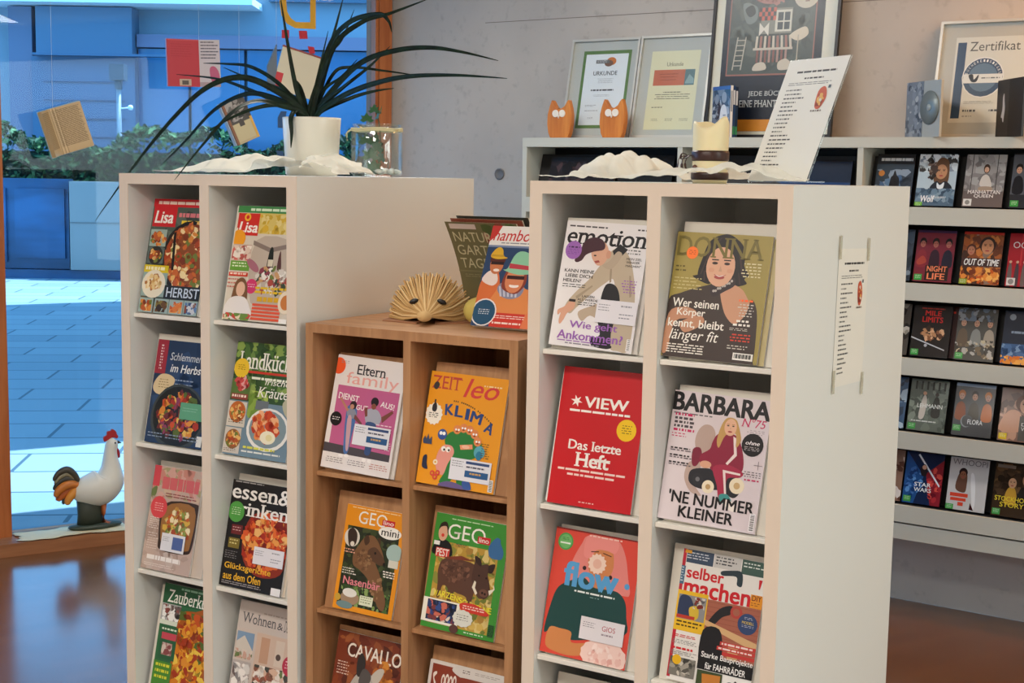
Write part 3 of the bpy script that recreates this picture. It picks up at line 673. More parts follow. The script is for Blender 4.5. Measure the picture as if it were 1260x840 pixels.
# ------------------------------------------------------------------ covers: beech rack
def c_eltern(w, h):
    a = Art(w, h, '#e6dfdc', 21); wh = '#f4efec'
    a.E(.03, .1, .1, '#ee5a2a')
    a.T('Eltern', .31, .065, .73, .155, '#26222a', .012, 0, 1).T('family', .17, .14, .93, .275, '#e8a8a0', -.012)
    a.X(.06, .05, .18, .08, 2, '#9a9296', .4)
    a.R(.07, .265, .965, .87, '#c0608e').P([(.0, .78), (.965, .8), (.965, .88), (.0, .87)], '#4c464c')
    a.R(0, .86, 1, 1, '#e6dfdc')
    for t, x0, y0, x1, y1, r in (('DIENST', .10, .335, .40, .39, .06), ('GUT', .38, .415, .55, .46, 0), ('AUS!', .72, .36, .92, .41, .1)): a.T(t, x0, y0, x1, y1, wh, .02, 0, 0, r)
    # woman on the left
    a.S([(.26, .44), (.34, .43), (.4, .47), (.4, .56), (.38, .7), (.36, .84), (.3, .84), (.27, .7), (.25, .55)], '#4a6fa8').S([(.26, .47), (.34, .45), (.4, .5), (.38, .54), (.28, .53)], '#8a8fa0')
    a.S([(.28, .55), (.34, .54), (.36, .8), (.32, .8)], '#c8a0a8').E(.335, .425, .05, '#33222a').E(.32, .44, .03, '#c08a70').P([(.12, .38), (.14, .37), (.28, .47), (.26, .49)], '#b88068').P([(.38, .5), (.5, .57), (.49, .59), (.37, .54)], '#7a4a48')
    a.E(.27, .875, .035, wh, .02).E(.35, .87, .035, wh, .02)
    # child on the right
    a.S([(.52, .46), (.6, .43), (.7, .44), (.76, .5), (.73, .56), (.6, .57), (.54, .54)], '#a9abb8').S([(.55, .56), (.7, .56), (.7, .68), (.68, .82), (.6, .82), (.6, .7)], '#39507e')
    a.E(.635, .37, .055, '#241c22').E(.63, .41, .035, '#8a5040').P([(.76, .49), (.9, .42), (.92, .44), (.78, .54)], '#7a4638').P([(.5, .44), (.54, .42), (.56, .5), (.53, .51)], '#7a4638')
    a.E(.61, .88, .03, wh, .022).E(.69, .88, .03, wh, .022)
    a.E(.115, .565, .085, '#171518').X(.06, .548, .17, .585, 2, '#e8e2e0', .55, .1, 'c')
    a.X(.7, .555, .93, .66, 4, '#f0ccd8', .5, .4, 'r').X(.86, .7, .955, .78, 4, '#f0ccd8', .5, .2, 'r')
    for i in range(3): a.X(.05+i*.32, .9, .33+i*.32, .955, 3, '#8a7f80' if i < 2 else '#c07a70', .45, .2, 'c')
    return a
def c_zeit(w, h):
    a = Art(w, h, '#eb9c22', 22); ink = '#2b4680'; mg = '#d8483c'
    a.T('ZEIT', .03, .035, .42, .15, '#c2473e', .006, 0, 1).T('leo', .45, .03, .90, .20, '#d3403f', .012, .3).X(.7, .075, .95, .09, 1, '#f6dca8', .8, .1)
    a.S([(.06, .11), (.1, .09), (.13, .12), (.1, .16), (.06, .15)], '#3c3a3c')
    for i in range(22):
        if i in (3, 12, 15): continue
        u = i/21; a.R(.34+u*.52, .238+.16*u*u, .354+u*.52, .252+.16*u*u, '#3d3428')
    for i, (ch, x, y, r) in enumerate((('K', .30, .325, -.1), ('L', .43, .33, .02), ('I', .54, .345, .05), ('M', .66, .365, .18), ('A', .84, .44, .35))):
        wd = .05 if ch == 'I' else .11 if ch != 'M' else .15
        a.T(ch, x-wd/2, y-.05, x+wd/2, y+.05, ink, .04, 0, 0, r)
    a.E(.11, .38, .115, '#f2ede0', .125, n=28, jag=.12).S([(.08, .30), (.12, .28), (.14, .33), (.12, .36), (.08, .35)], '#2a2a30').R(.095, .25, .115, .31, '#2a2a30').X(.04, .37, .18, .42, 3, '#55504a', .6, .1, 'c')
    a.S([(.3, .6), (.36, .52), (.5, .5), (.66, .5), (.76, .56), (.78, .66), (.7, .72), (.6, .76), (.6, .88), (.66, .96), (.54, .97), (.5, .9), (.42, .96), (.3, .97), (.36, .86), (.36, .7)], '#2e7d3c')
    a.S([(.24, .7), (.3, .64), (.4, .64), (.44, .7), (.38, .8), (.34, .9), (.26, .88), (.22, .8)], '#e59a8c').E(.30, .675, .03, '#f6f2ea').E(.36, .675, .03, '#f6f2ea').E(.31, .68, .013, '#1c1c1c').E(.37, .68, .013, '#1c1c1c')
    for x, y in ((.44, .49), (.52, .47), (.6, .48), (.67, .51), (.72, .57)): a.E(x, y, .05, '#e08a52').E(x-.015, y, .012, '#fff').E(x+.02, y, .012, '#fff').E(x, y+.016, .016, '#7a2420', .007)
    a.E(.26, .55, .06, '#35559a').E(.24, .54, .02, '#fff').E(.28, .54, .02, '#fff').E(.76, .66, .07, '#5aa8b8').E(.76, .69, .04, '#2e7d9c', .05)
    a.P([(.5, .62), (.66, .6), (.67, .64), (.52, .66)], '#f09a70').E(.58, .63, .05, '#f3c0a0', .02)
    for x, y, cc in ((.22, .8, '#f4e6c8'), (.2, .9, mg), (.24, .93, mg), (.27, .89, mg), (.76, .77, '#f4efe4'), (.68, .8, '#f4efe4')): a.E(x, y, .03, cc).E(x, y, .012, '#d89a30')
    a.S([(.3, 1.0), (.4, .95), (.56, .96), (.66, 1.0)], '#6a5a8a').S([(.6, .93), (.68, .92), (.72, .99), (.62, .99)], '#3c5a9a')
    a.P([(.02, .62), (.04, .58), (.06, .61), (.08, .56), (.1, .61), (.13, .58), (.14, .65), (.03, .65)], '#3a4a6a').S([(.06, .76), (.1, .75), (.11, .82), (.13, .87), (.06, .86), (.05, .8)], '#26304a')
    a.X(.78, .58, .9, .72, 7, '#5a4a2c', .4, .4)
    a.R(.93, .88, .985, .985, '#f2efe8')
    for i in range(9): a.R(.94, .89+i*.0102, .978, .895+i*.0102, '#333')
    return a
def animal_bg(a, x0, y0, x1, y1, pal, n=160, sz=.05): a.R(x0, y0, x1, y1, pal[0]); a.B(('r', x0, y0, x1, y1), n, sz, pal)
def c_mini(w, h):
    a = Art(w, h, '#e8941c', 23); wh = '#f3efe6'
    animal_bg(a, .06, .2, .93, .95, ['#27301c', '#1c2414', '#3a4626', '#2c2a1c', '#46502e'])
    a.B(('r', .1, .76, .93, .95), 60, .035, ['#6c8a46', '#4c6a34', '#8aa25c', '#35502a'])
    a.T('GEO', .22, .045, .70, .165, wh, -.004, 0, 1).R(.62, .09, .83, .145, '#c8202c').T('lino', .64, .095, .81, .135, wh, .01).E(.77, .205, .19, wh, .085).T('mini', .63, .17, .92, .235, '#26221e', .012)
    a.S([(.28, .38), (.38, .28), (.52, .26), (.64, .34), (.72, .43), (.74, .5), (.68, .52), (.6, .5), (.7, .6), (.78, .72), (.86, .84), (.84, .93), (.74, .9), (.62, .76), (.5, .66), (.36, .6), (.24, .56), (.22, .46)], '#7a5638')
    a.S([(.46, .4), (.56, .36), (.66, .4), (.74, .46), (.76, .5), (.68, .52), (.58, .5), (.48, .48)], '#5a3e2a').S([(.36, .3), (.42, .26), (.46, .32), (.4, .36)], '#4a3222').S([(.58, .28), (.63, .27), (.64, .33)], '#4a3222')
    a.E(.58, .415, .018, '#15100c').E(.75, .5, .022, '#1a1210').B((.4, .5, .14, .1), 40, .025, ['#8a6444', '#6a4a30', '#93704c']).B((.68, .74, .1, .12), 30, .022, ['#9a7450', '#7a5638'])
    a.E(.16, .31, .13, '#ddd6ca', .13).S([(.08, .26), (.16, .22), (.24, .27), (.24, .36), (.18, .4), (.12, .38)], '#3a2a22').E(.18, .37, .035, '#e4dccf').X(.06, .42, .26, .47, 2, '#e4a890', .65, .1)
    a.E(.89, .38, .13, '#a8c0b8', .12).R(.82, .45, .98, .52, '#d9d4c4').X(.74, .56, .95, .63, 3, '#efe9dc', .7, .15, 'r').X(.08, .6, .34, .67, 3, '#e8e2d8', .55)
    a.T('Nasenbär', .12, .68, .74, .755, '#e48a92', .02)
    a.S([(.12, .86), (.24, .82), (.4, .84), (.42, .9), (.3, .95), (.16, .94)], '#a08468').E(.26, .83, .12, '#e4e0d6', .06).R(.44, .83, .66, .92, '#dfe2c4').X(.46, .84, .64, .91, 3, '#7a8a5a', .5).E(.2, .95, .14, '#6f8a8c', .05).E(.07, .89, .05, '#c8a03c')
    a.X(.1, .018, .9, .03, 1, '#f6d8a0', .7, 0)
    return a
def c_geo(w, h):
    a = Art(w, h, '#3f8f35', 24); wh = '#f1efe4'
    animal_bg(a, .075, .24, .9, .955, ['#b8933c', '#8a8a3c', '#cfae58', '#6f7a34', '#a8803a', '#d8c078'], 200, .045)
    a.T('GEO', .19, .075, .70, .205, wh, -.004, 0, 1).R(.60, .14, .77, .20, '#c8202c').T('lino', .62, .147, .75, .19, wh, .01).X(.22, .03, .78, .042, 1, '#bfe0b0', .7, 0)
    a.S([(.78, .18), (.86, .12), (.92, .18), (.96, .24), (.94, .3), (.8, .3), (.76, .24)], '#3a6a9c').E(.87, .15, .035, '#3a6a9c')
    a.S([(.02, .36), (.03, .27), (.1, .23), (.2, .23), (.27, .28), (.27, .36)], '#16161a').E(.125, .165, .065, '#d9a98c', .1).S([(.06, .15), (.08, .09), (.15, .07), (.19, .12), (.185, .17), (.16, .11), (.09, .12)], '#2c1f1a').E(.125, .19, .02, '#d4382c')
    a.T('PEST', .06, .31, .24, .375, '#e8e0dc', .02).R(.06, .30, .25, .38, '#cf4338').T('PEST', .07, .305, .24, .372, '#f0e6e0', .02).R(.02, .245, .1, .28, '#e9e9e4')
    a.X(.32, .24, .5, .27, 2, '#28424a', .5)
    # warthog: body, head with snout, tusks, legs, mane
    a.S([(.13, .5), (.16, .41), (.28, .365), (.44, .37), (.58, .38), (.68, .42), (.8, .5), (.84, .58), (.8, .65), (.72, .66), (.66, .62), (.64, .7), (.62, .78), (.58, .77), (.56, .68), (.44, .66), (.38, .66), (.36, .76), (.31, .76), (.3, .64), (.22, .62), (.2, .72), (.16, .72), (.15, .6)], '#5c3d30')
    a.B((.36, .48, .2, .1), 70, .022, ['#6c4a3a', '#4a3026', '#7c5644', '#58392c']).S([(.6, .42), (.62, .34), (.68, .38), (.78, .36), (.84, .4), (.8, .44), (.84, .52), (.86, .6), (.8, .66), (.72, .63), (.66, .56), (.6, .52)], '#4e342a')
    a.S([(.62, .36), (.6, .31), (.68, .33), (.7, .39)], '#33221c').S([(.8, .37), (.88, .35), (.86, .42), (.81, .43)], '#33221c').E(.78, .61, .06, '#6d4a3c', .045).E(.765, .61, .014, '#21140f').E(.8, .615, .014, '#21140f').P([(.64, .52), (.62, .58), (.68, .64), (.7, .62), (.66, .58), (.665, .53)], '#e9dfc8').P([(.84, .58), (.9, .56), (.9, .52), (.92, .56), (.86, .62)], '#e9dfc8').E(.69, .47, .012, '#100b08').E(.79, .48, .012, '#100b08')
    a.P([(.18, .375), (.42, .335), (.6, .36), (.44, .37), (.24, .385)], '#7a3a28')
    for i, ch in enumerate('WARZENSCHWEINE'): u = i/13; a.T(ch, .12+u*.75, .668+.05*u-.012*sin(u*6), .12+u*.75+(.052 if ch != 'I' else .02), .72+.05*u-.012*sin(u*6), '#efe23c', .02)
    a.R(.0, .742, .5, .95, '#ece8da').R(.06, .755, .46, .93, '#1c2640').B(('r', .06, .76, .46, .93), 50, .035, ['#2c3c68', '#c86a58', '#d8c8b8', '#38508c', '#7a3a3c', '#151a2c'])
    a.S([(.5, .735), (.7, .72), (.88, .77), (.86, .8), (.7, .8), (.54, .8)], '#cc3a2c').X(.54, .745, .84, .785, 2, '#f0d0c4', .6, .05).E(.56, .86, .14, '#d9d8cc', .1, n=24, jag=.08).X(.47, .83, .64, .89, 3, '#8a8a80', .5, .2, 'c')
    a.R(.91, .86, .985, .965, '#2b5a2c'); a.X(.915, .865, .98, .96, 6, '#16361a', .6); a.X(.6, .968, .86, .98, 1, '#cfe6c4', .8, 0); a.E(.46, .965, .06, '#5a3a34', .05)
    return a
def c_cavallo(w, h):
    a = Art(w, h, '#7d3a26', 25); wh = '#efe6da'
    a.B(('r', 0, 0, 1, 1), 120, .07, ['#8a4428', '#6c2f20', '#a05a34', '#5a2a1e', '#93502f'])
    a.T('CAVALLO', .17, .09, .985, .215, wh, .022)
    a.B((.75, .45, .22, .25), 60, .06, ['#c8762c', '#d88c38', '#b5652a', '#8c4a24'])
    a.S([(.3, .42), (.38, .34), (.46, .31), (.56, .33), (.66, .38), (.7, .5), (.72, .7), (.66, .95), (.3, .98), (.24, .7), (.26, .52)], '#b9b2a8').B((.48, .6, .18, .25), 90, .03, ['#cfc8be', '#a39a90', '#8c847c', '#ddd7ce'])
    a.S([(.36, .36), (.34, .24), (.39, .16), (.46, .22), (.46, .33), (.42, .37)], '#35302f').S([(.58, .34), (.68, .26), (.76, .27), (.7, .38), (.63, .4)], '#c9c0b2').S([(.44, .3), (.52, .3), (.58, .36), (.52, .48), (.44, .5), (.4, .4)], '#5a5452')
    a.E(.36, .56, .035, '#191414', .03).E(.62, .57, .035, '#191414', .03).E(.48, .88, .12, '#6a625e', .08)
    a.X(.05, .27, .24, .4, 5, '#e8cdbc', .5).X(.05, .5, .2, .6, 4, '#e8cdbc', .5)
    return a
def c_brown(w, h):
    a = Art(w, h, '#e0d8d2', 26)
    a.R(.04, .03, .97, .98, '#8c3d2c').B(('r', .04, .2, .97, .98), 80, .06, ['#9a4a34', '#7c3424', '#a85a40'])
    a.S([(.3, .05), (.42, .0), (1, .0), (1, .09), (.5, .1), (.4, .1)], '#d9d3cd').X(.44, .03, .56, .07, 2, '#6a5a54', .6).X(.6, .03, .96, .06, 2, '#a89c94', .5)
    for i in range(4): a.E(.2+.05*i, .17-.01*(i % 2), .025, '#efe2d8', .07).E(.2+.05*i, .17-.01*(i % 2), .012, '#8c3d2c', .04)
    a.S([(.06, .13), (.1, .1), (.11, .12), (.08, .16), (.11, .21), (.09, .22)], '#efe2d8').X(.14, .27, .5, .33, 1, '#efe2d8', .8, .1)
    return a
magazine('W', 0, .029, .205, .277, .007, c_eltern(.205, .277), 'white magazine titled Eltern family with two people dancing on pink', -.035, .0045, [('address_label', .41, .58, .93, .76, addr_blue)])
spare('W', 0, .038, .205, .268, .003, '#d8d2cc', 'magazine peeking out behind the white one with two people dancing', -.03)
magazine('W', 0, .309, .212, .263, .007, c_zeit(.212, .263), 'orange magazine titled ZEIT leo with a green drawn monster', -.018, .002, [('address_label', .42, .735, .94, .925, addr_blue)])
magazine('W', 1, .062, .178, .256, .006, c_mini(.178, .256), 'orange framed magazine with a coati and pink lettering', -.022, 0)
magazine('W', 1, .323, .203, .269, .006, c_geo(.203, .269), 'green framed magazine with a warthog on dry grass', -.025, 0)
magazine('W', 2, .034, .2, .274, .006, c_cavallo(.2, .274), 'brown magazine titled CAVALLO with a grey horse, bottom of the beech rack', -.02, 0)
magazine('W', 2, .313, .213, .252, .006, c_brown(.213, .252), 'red brown magazine with a white border, bottom right of the beech rack', -.02, 0)

# ------------------------------------------------------------------ covers: white rack by the window
def c_lisa_pan(w, h):
    a = Art(w, h, '#4c5a52', 31); rd = '#c8222a'
    a.B(('r', 0, .1, 1, 1), 60, .07, ['#3f4a44', '#5c6a60', '#6a5a44', '#39423e'])
    a.R(0, 0, 1, .07, rd).X(.08, .02, .98, .05, 1, '#f2d6c8', .9, 0)
    a.R(.02, .07, .42, .245, rd).T('Lisa', .05, .105, .37, .215, '#f4efe8', .03, .15)
    a.X(.46, .12, .95, .16, 1, '#d87a80', .9, .05).X(.52, .185, 1, .225, 1, '#e6c83a', .9, .05)
    a.E(.72, .5, .46, '#1f1c1c', .46).E(.72, .5, .41, '#8a4a22', .41).B((.72, .5, .39, .31), 190, .045, FOOD)
    a.P([(.42, .3), (.46, .28), (.5, .62), (.46, .62)], '#15130f')
    a.R(.02, .27, .3, .42, '#9ab0a8').B((.16, .35, .12, .06), 30, .03, FOOD).R(.02, .43, .3, .57, '#5c6a68').E(.16, .5, .12, '#2a2a28').B((.16, .5, .1, .045), 30, .03, FOOD)
    a.R(.0, .585, .42, .65, '#d8c022').X(.03, .6, .38, .635, 1, '#f4efc8', .8, .1)
    a.R(0, .65, .42, .86, '#8fa8a4').E(.2, .75, .2, '#e6dfcc', .18).B((.2, .74, .14, .07), 50, .035, ['#e3c890', '#c88a4a', '#d8b070', '#f0dcb4', '#a86a34'])
    a.R(.4, .755, 1, .87, '#20262c').T('HERBST', .44, .77, .99, .855, '#c8d4e4', .015)
    for x, p in ((.0, FOOD), (.27, ['#6a4a2a', '#8a7a3a', '#3a2a1e']), (.52, ['#d87a3a', '#c05a2a', '#e0a05a']), (.77, ['#5a7aa8', '#c8ccd4', '#8a4a34', '#39507e'])): a.R(x, .875, x+.24, 1, '#9ab0ae').B(('r', x+.02, .89, x+.22, .99), 26, .04, p)
    return a
def c_lisa_room(w, h):
    a = Art(w, h, '#d8cdbc', 32); rd = '#d02c24'
    a.R(0, 0, 1, .06, '#3f8a4c').X(.2, .02, .95, .045, 1, '#d8ecd0', .9, .1)
    for i in range(8): a.R(.36+i*.08, .06, .40+i*.08, .24, '#d8b84a')
    a.R(.34, .06, 1, .24, '#d9c26c').B(('r', .34, .07, 1, .24), 40, .04, ['#d8b23c', '#e2cf88', '#c8a83a'])
    a.R(.02, .065, .36, .26, rd).T('Lisa', .05, .14, .35, .235, '#f6f0ea', .03, .15).E(.17, .10, .05, '#f0b02c').E(.17, .10, .025, rd)
    a.S([(.0, .3), (.0, .22), (.04, .2), (.02, .3)], '#e2d9c9')
    a.E(.07, .29, .11, '#f0a020').R(.0, .34, .3, .48, '#c9b0a0').B(('r', .0, .35, .3, .48), 30, .04, ['#d86a62', '#e0c8b8', '#b85a54', '#efe4d8']).R(0, .485, .32, .57, '#6aa03c').X(.03, .5, .28, .55, 2, '#e4f0cc', .6)
    a.S([(.36, .3), (.98, .34), (.98, .84), (.4, .84)], '#bfb0a0').P([(.32, .3), (.6, .36), (.98, .3), (.98, .34), (.6, .4), (.32, .34)], '#8a7a70')
    a.S([(.58, .44), (.6, .36), (.64, .36), (.66, .44), (.67, .56), (.58, .56)], '#1f241c').R(.585, .46, .665, .52, '#d8cfb8').S([(.74, .44), (.76, .38), (.78, .44), (.8, .54), (.74, .54)], '#5a3430')
    a.B((.68, .64, .26, .12), 90, .04, ['#a84a3c', '#6a7a3a', '#d8cfc4', '#3c4a3a', '#c89a6a', '#8a3a4a', '#efe8dc'])
    a.E(.36, .52, .12, '#a86a78', .05, .6).E(.38, .7, .09, '#d0386a').X(.33, .68, .43, .72, 2, '#f2c8d8', .5, 0, 'c')
    a.R(.0, .585, .3, .62, '#d0402c').X(.02, .59, .28, .61, 1, '#f4d8c8', .8, 0).X(0, .64, .2, .74, 3, '#d0786a', .5)
    a.S([(.1, .76), (.14, .66), (.24, .63), (.32, .7), (.34, .82), (.36, .9), (.1, .9)], '#7a5436').S([(.0, .98), (.02, .86), (.12, .8), (.3, .8), (.4, .88), (.42, .98)], '#e8e2de').E(.22, .73, .07, '#e2b89c', .09).B(('r', .0, .94, .44, 1), 24, .04, ['#c84a3a', '#6a8a3a', '#e8d8b8'])
    a.X(.45, .70, .96, .77, 2, '#e0b81c', .75, .1).X(.5, .785, .98, .83, 1, '#d8a81c', .9, .1)
    for i in range(5): a.R(.44, .845+i*.03, .88, .866+i*.03, '#e0583a')
    a.E(.95, .82, .12, '#e9d9c0', .14).E(.95, .82, .08, '#c87a3a', .09).R(.88, .96, 1, 1, '#f2efe8')
    return a
def c_herbst(w, h):
    a = Art(w, h, '#233a5c', 33); wh = '#cfd6de'
    a.B(('r', 0, 0, 1, 1), 40, .12, ['#26406a', '#1f3454', '#2c4870'])
    a.R(0, 0, .19, .33, '#9a2c3e').X(.07, .05, .12, .3, 9, '#e4ccd0', .7, .1)
    a.T('Schlemmen', .25, .115, .80, .19, wh, -.005, .2).T('im Herbst', .28, .225, .86, .305, '#f0f2f2', .012, .2)
    a.X(.36, .37, .7, .39, 1, '#8a9ab4', .6, 0, 'c').X(.36, .41, .7, .425, 1, '#8a9ab4', .6, 0, 'c')
    a.S([(.03, .42), (.12, .34), (.26, .33), (.38, .37), (.36, .45), (.3, .52), (.12, .53), (.03, .49)], '#d8c39c').X(.1, .38, .3, .48, 4, '#8a744a', .4, .2, 'c')
    a.E(.52, .73, .47, '#3c4448', .43).E(.52, .72, .43, '#1b2024', .385).B((.52, .71, .38, .23), 170, .045, ['#c8502a', '#d88a3a', '#a83420', '#8a3a5a', '#5a6a2c', '#e2b85a', '#6a2a2a'])
    a.S([(.85, .4), (.98, .36), (.98, .52), (.88, .52)], '#3a4a4a').R(.90, .88, .99, .98, '#dcdcd8')
    for i in range(3): a.X(.05+i*.31, .9, .32+i*.31, .96, 2, '#8a9ab0', .45, .1)
    return a
def c_land(w, h):
    a = Art(w, h, '#33502c', 34); wh = '#f2f0e6'
    a.B(('r', 0, 0, 1, .5), 170, .06, ['#2c4a26', '#4a6e34', '#3c5c2c', '#6a8a48', '#24401f', '#86a050'])
    a.R(0, .52, 1, 1, '#6f8898').B(('r', .3, .42, .6, .66), 40, .06, ['#8aa84a', '#a8bf5c', '#6f9038']).R(.42, .5, .62, .58, '#6a7278')
    a.T('Landküche', .07, .085, .985, .235, wh, .012, 0, 1).R(.2, .25, .98, .27, '#c83a2c')
    a.X(.3, .3, .95, .33, 1, '#e8ecd8', .7, .1).T('frische', .52, .305, .9, .36, wh, -.004, .2).T('Kräuter', .42, .38, .98, .47, wh, .0, .2, 1)
    a.E(.12, .235, .12, '#e8c030').X(.06, .205, .18, .26, 3, '#8a6a10', .45, .1, 'c')
    a.R(.0, .33, .3, .5, '#557038').B((.16, .37, .1, .06), 26, .035, ['#c84a4a', '#e0a0a0', '#a83838']).R(.02, .46, .28, .51, '#8a3c34').X(.03, .47, .27, .5, 1, '#f0dcd0', .7, .1)
    a.R(.0, .53, .29, .75, '#cfc8bc').E(.15, .62, .13, '#b8632a').B((.15, .62, .11, .06), 40, .03, FOOD).X(.03, .69, .26, .73, 2, '#5a4a40', .5)
    a.R(.0, .76, .26, .985, '#cac2b8').E(.14, .86, .12, '#8a5a34').B((.14, .86, .1, .06), 40, .03, FOOD).X(.02, .945, .24, .975, 2, '#5a4a40', .5)
    a.E(.66, .745, .33, '#e8e6e0', .26).E(.66, .74, .29, '#7f9298', .225).B((.62, .72, .21, .12), 90, .05, ['#d8682c', '#e08a4a', '#c84a24', '#efb080', '#b83a1c']).E(.68, .81, .12, '#eee6c8', .08).E(.7, .81, .05, '#e3d8a0', .04)
    a.S([(.84, .5), (.98, .44), (1, .62), (.9, .6)], '#b8b49a').X(.32, .905, .85, .93, 1, '#d8d85a', .8, .1).X(.3, .945, .92, .965, 1, '#e4e6e0', .7, .1)
    return a
def c_pink(w, h):
    a = Art(w, h, '#c2aa9e', 35); pk = '#d0656a'
    a.B(('r', 0, 0, 1, .3), 60, .08, ['#cdb39a', '#c88a7e', '#a8a07a', '#d2a59a']); a.R(0, 0, .14, .2, '#cf4a55')
    a.X(.2, .1, .96, .23, 1, pk, .9, .02).X(.3, .25, .98, .3, 2, '#8a4a4c', .6)
    a.S([(.0, .24), (.1, .2), (.1, .28), (.02, .32)], '#6a7a4a').B(('r', 0, .3, 1, 1), 40, .1, ['#b59e92', '#a89084', '#c6b4aa'])
    a.S([(.3, .36), (.94, .31), (1, .4), (.98, .72), (.86, .8), (.36, .8), (.28, .7)], '#3c2c26').S([(.33, .39), (.92, .35), (.94, .7), (.84, .77), (.38, .77)], '#9a6a3a').B((.63, .56, .27, .18), 150, .045, ['#d8b04a', '#8a9a4a', '#c8602c', '#efe0b4', '#a84a2a', '#6a7a3c', '#b8863c'])
    a.E(.2, .4, .17, '#d84a50').X(.1, .36, .3, .45, 4, '#efb8b8', .4, .2, 'c')
    a.X(.06, .5, .26, .62, 6, '#efe6e0', .4).X(.06, .65, .3, .82, 7, '#e0d4cc', .35)
    a.X(.1, .86, .85, .92, 1, '#f0e8e2', .7, .1); a.X(.06, .94, .8, .975, 2, '#e8dcd4', .4)
    return a
def c_essen(w, h):
    a = Art(w, h, '#191719', 36); wh = '#f2eeea'
    a.X(.04, .01, .5, .022, 1, '#a8a4a4', .8, 0)
    a.T('essen&', .01, .035, .995, .175, wh, .022, 0, 1)
    a.S([(.4, .3), (.7, .26), (.96, .3), (.99, .55), (.95, .8), (.6, .86), (.34, .74), (.28, .5)], '#8a2c18').B((.64, .54, .35, .27), 230, .05, ['#c8401e', '#e06a2c', '#a82c18', '#e89a4a', '#7a1c14', '#d8582a', '#f0b870'])
    a.T('trinken', .03, .195, .97, .325, wh, .022, 0, 1)
    a.E(.12, .30, .13, '#4f9a44').X(.04, .26, .2, .34, 4, '#d4e8c4', .4, .2, 'c')
    a.R(.08, .42, .26, .51, '#6a2024').X(.1, .44, .24, .49, 2, '#c89a9a', .5).R(.06, .545, .24, .64, '#7a6a2c').X(.08, .56, .22, .62, 2, '#d8cc8a', .5).X(.03, .67, .24, .75, 4, '#8a8688', .4)
    a.T('Glücksgerichte', .05, .775, .80, .85, '#ecb52c', .02).T('aus dem Ofen', .05, .862, .66, .935, '#ecb52c', .02)
    a.X(.04, .95, .72, .985, 2, '#a8a2a4', .5); a.R(.84, .93, .99, 1, '#eceaea')
    return a
def c_zauber(w, h):
    a = Art(w, h, '#2f6a42', 37); wh = '#f0efe6'
    a.R(0, 0, 1, .18, '#245a38').X(.3, .02, .9, .045, 1, '#8ab89a', .7, .1); a.T('Zauberküche', .08, .05, 1.0, .165, wh, .006, .1, 1)
    a.R(.0, .18, .34, .33, '#a8a8a8').B(('r', .02, .19, .34, .33), 30, .05, ['#d8d6d4', '#6a5a58', '#3c3c40', '#f0f0ee', '#8a4a44']).R(0, .33, .32, .37, '#d8e0d0')
    a.S([(.34, .26), (.6, .2), (1, .18), (1, 1), (.34, 1), (.3, .6)], '#a85a1c').B(('r', .33, .22, 1, 1), 240, .06, ['#e8a82c', '#d8801c', '#c8541c', '#f0c84a', '#a83a18', '#5a6a2c', '#8a3418', '#e0902c'])
    a.R(.05, .38, .34, .68, '#2c6040').R(.07, .44, .33, .5, '#c84a5a').R(.1, .53, .28, .64, '#a87a74').X(.06, .4, .32, .42, 1, '#d8e8d0', .8, 0).B(('r', .1, .53, .28, .64), 14, .04, ['#c8b0a8', '#8a4a4a', '#d8c8bc'])
    a.R(0, .7, .32, 1, '#4a8a34').X(.04, .72, .3, .88, 3, '#d8d83a', .65, .1)
    return a
def c_wohnen(w, h):
    a = Art(w, h, '#cbbdb4', 38); k = '#4a4a50'
    a.R(0, 0, 1, .24, '#c9bdb6').T('Wohnen', .06, .10, .62, .19, k, .0, 0, 1).T('&', .64, .13, .73, .19, k, 0).T('Dekorieren', .75, .1, 1.0, .2, '#5a5658', -.005, .2).X(.4, .075, .8, .095, 1, '#a89a92', .6, .1)
    a.R(.02, .27, .3, .50, '#7f9ab8').P([(.02, .36), (.14, .3), (.3, .42), (.3, .5), (.02, .5)], '#cfc6bc').B(('r', .02, .42, .3, .5), 20, .04, ['#6a7a4a', '#c8a090', '#8a9a5a', '#d8c8bc'])
    a.R(.34, .25, 1, .75, '#d0b6a4').R(.42, .28, .56, .5, '#c39a80').R(.66, .28, .8, .5, '#d6c4b4').E(.72, .42, .04, '#5a4a44').B(('r', .36, .52, 1, .72), 70, .05, ['#b86a54', '#6a7a4a', '#e8dcd0', '#8a5a48', '#d8b49c', '#4a4a44', '#efe6dc'])
    a.E(.93, .47, .13, '#b8344c').X(.84, .43, 1, .51, 3, '#f0c0c8', .5, .1, 'c').R(.0, .52, .3, .74, '#b4aaa6').B(('r', .02, .54, .3, .73), 26, .05, ['#8a8688', '#d8d4d0', '#6a5a58', '#efe9e4'])
    a.R(.34, .72, 1, .86, '#dcd4cc').R(0, .76, .3, 1, '#8a808a').R(.34, .84, .8, 1, '#b8927c').R(.82, .8, 1, 1, '#4f6a48')
    return a
magazine('L', 0, .038, .208, .302, .007, c_lisa_pan(.208, .302), 'food magazine with red header and a big dark pan, top left slot by the window', 0, 0)
magazine('L', 0, .340, .208, .290, .007, c_lisa_room(.208, .290), 'food magazine with green header and a woman in a white blouse', 0, .0047)
spare('L', 0, .328, .208, .292, .003, '#dcd6c8', 'magazine with a pale edge peeking out behind the one with the green header', 0)
magazine('L', 1, .052, .205, .274, .007, c_herbst(.205, .274), 'dark blue food magazine with a round pan and a maroon corner strip', 0, 0, [('green_sticker', .56, .58, 1.0, .74, lambda sw, sh: Art(sw, sh, '#5fa07c', 5).X(.1, .3, .8, .6, 2, '#7db596', .5))])
magazine('L', 1, .330, .210, .290, .007, c_land(.210, .290), 'green leafy food magazine with a bowl of orange vegetables', 0, 0)
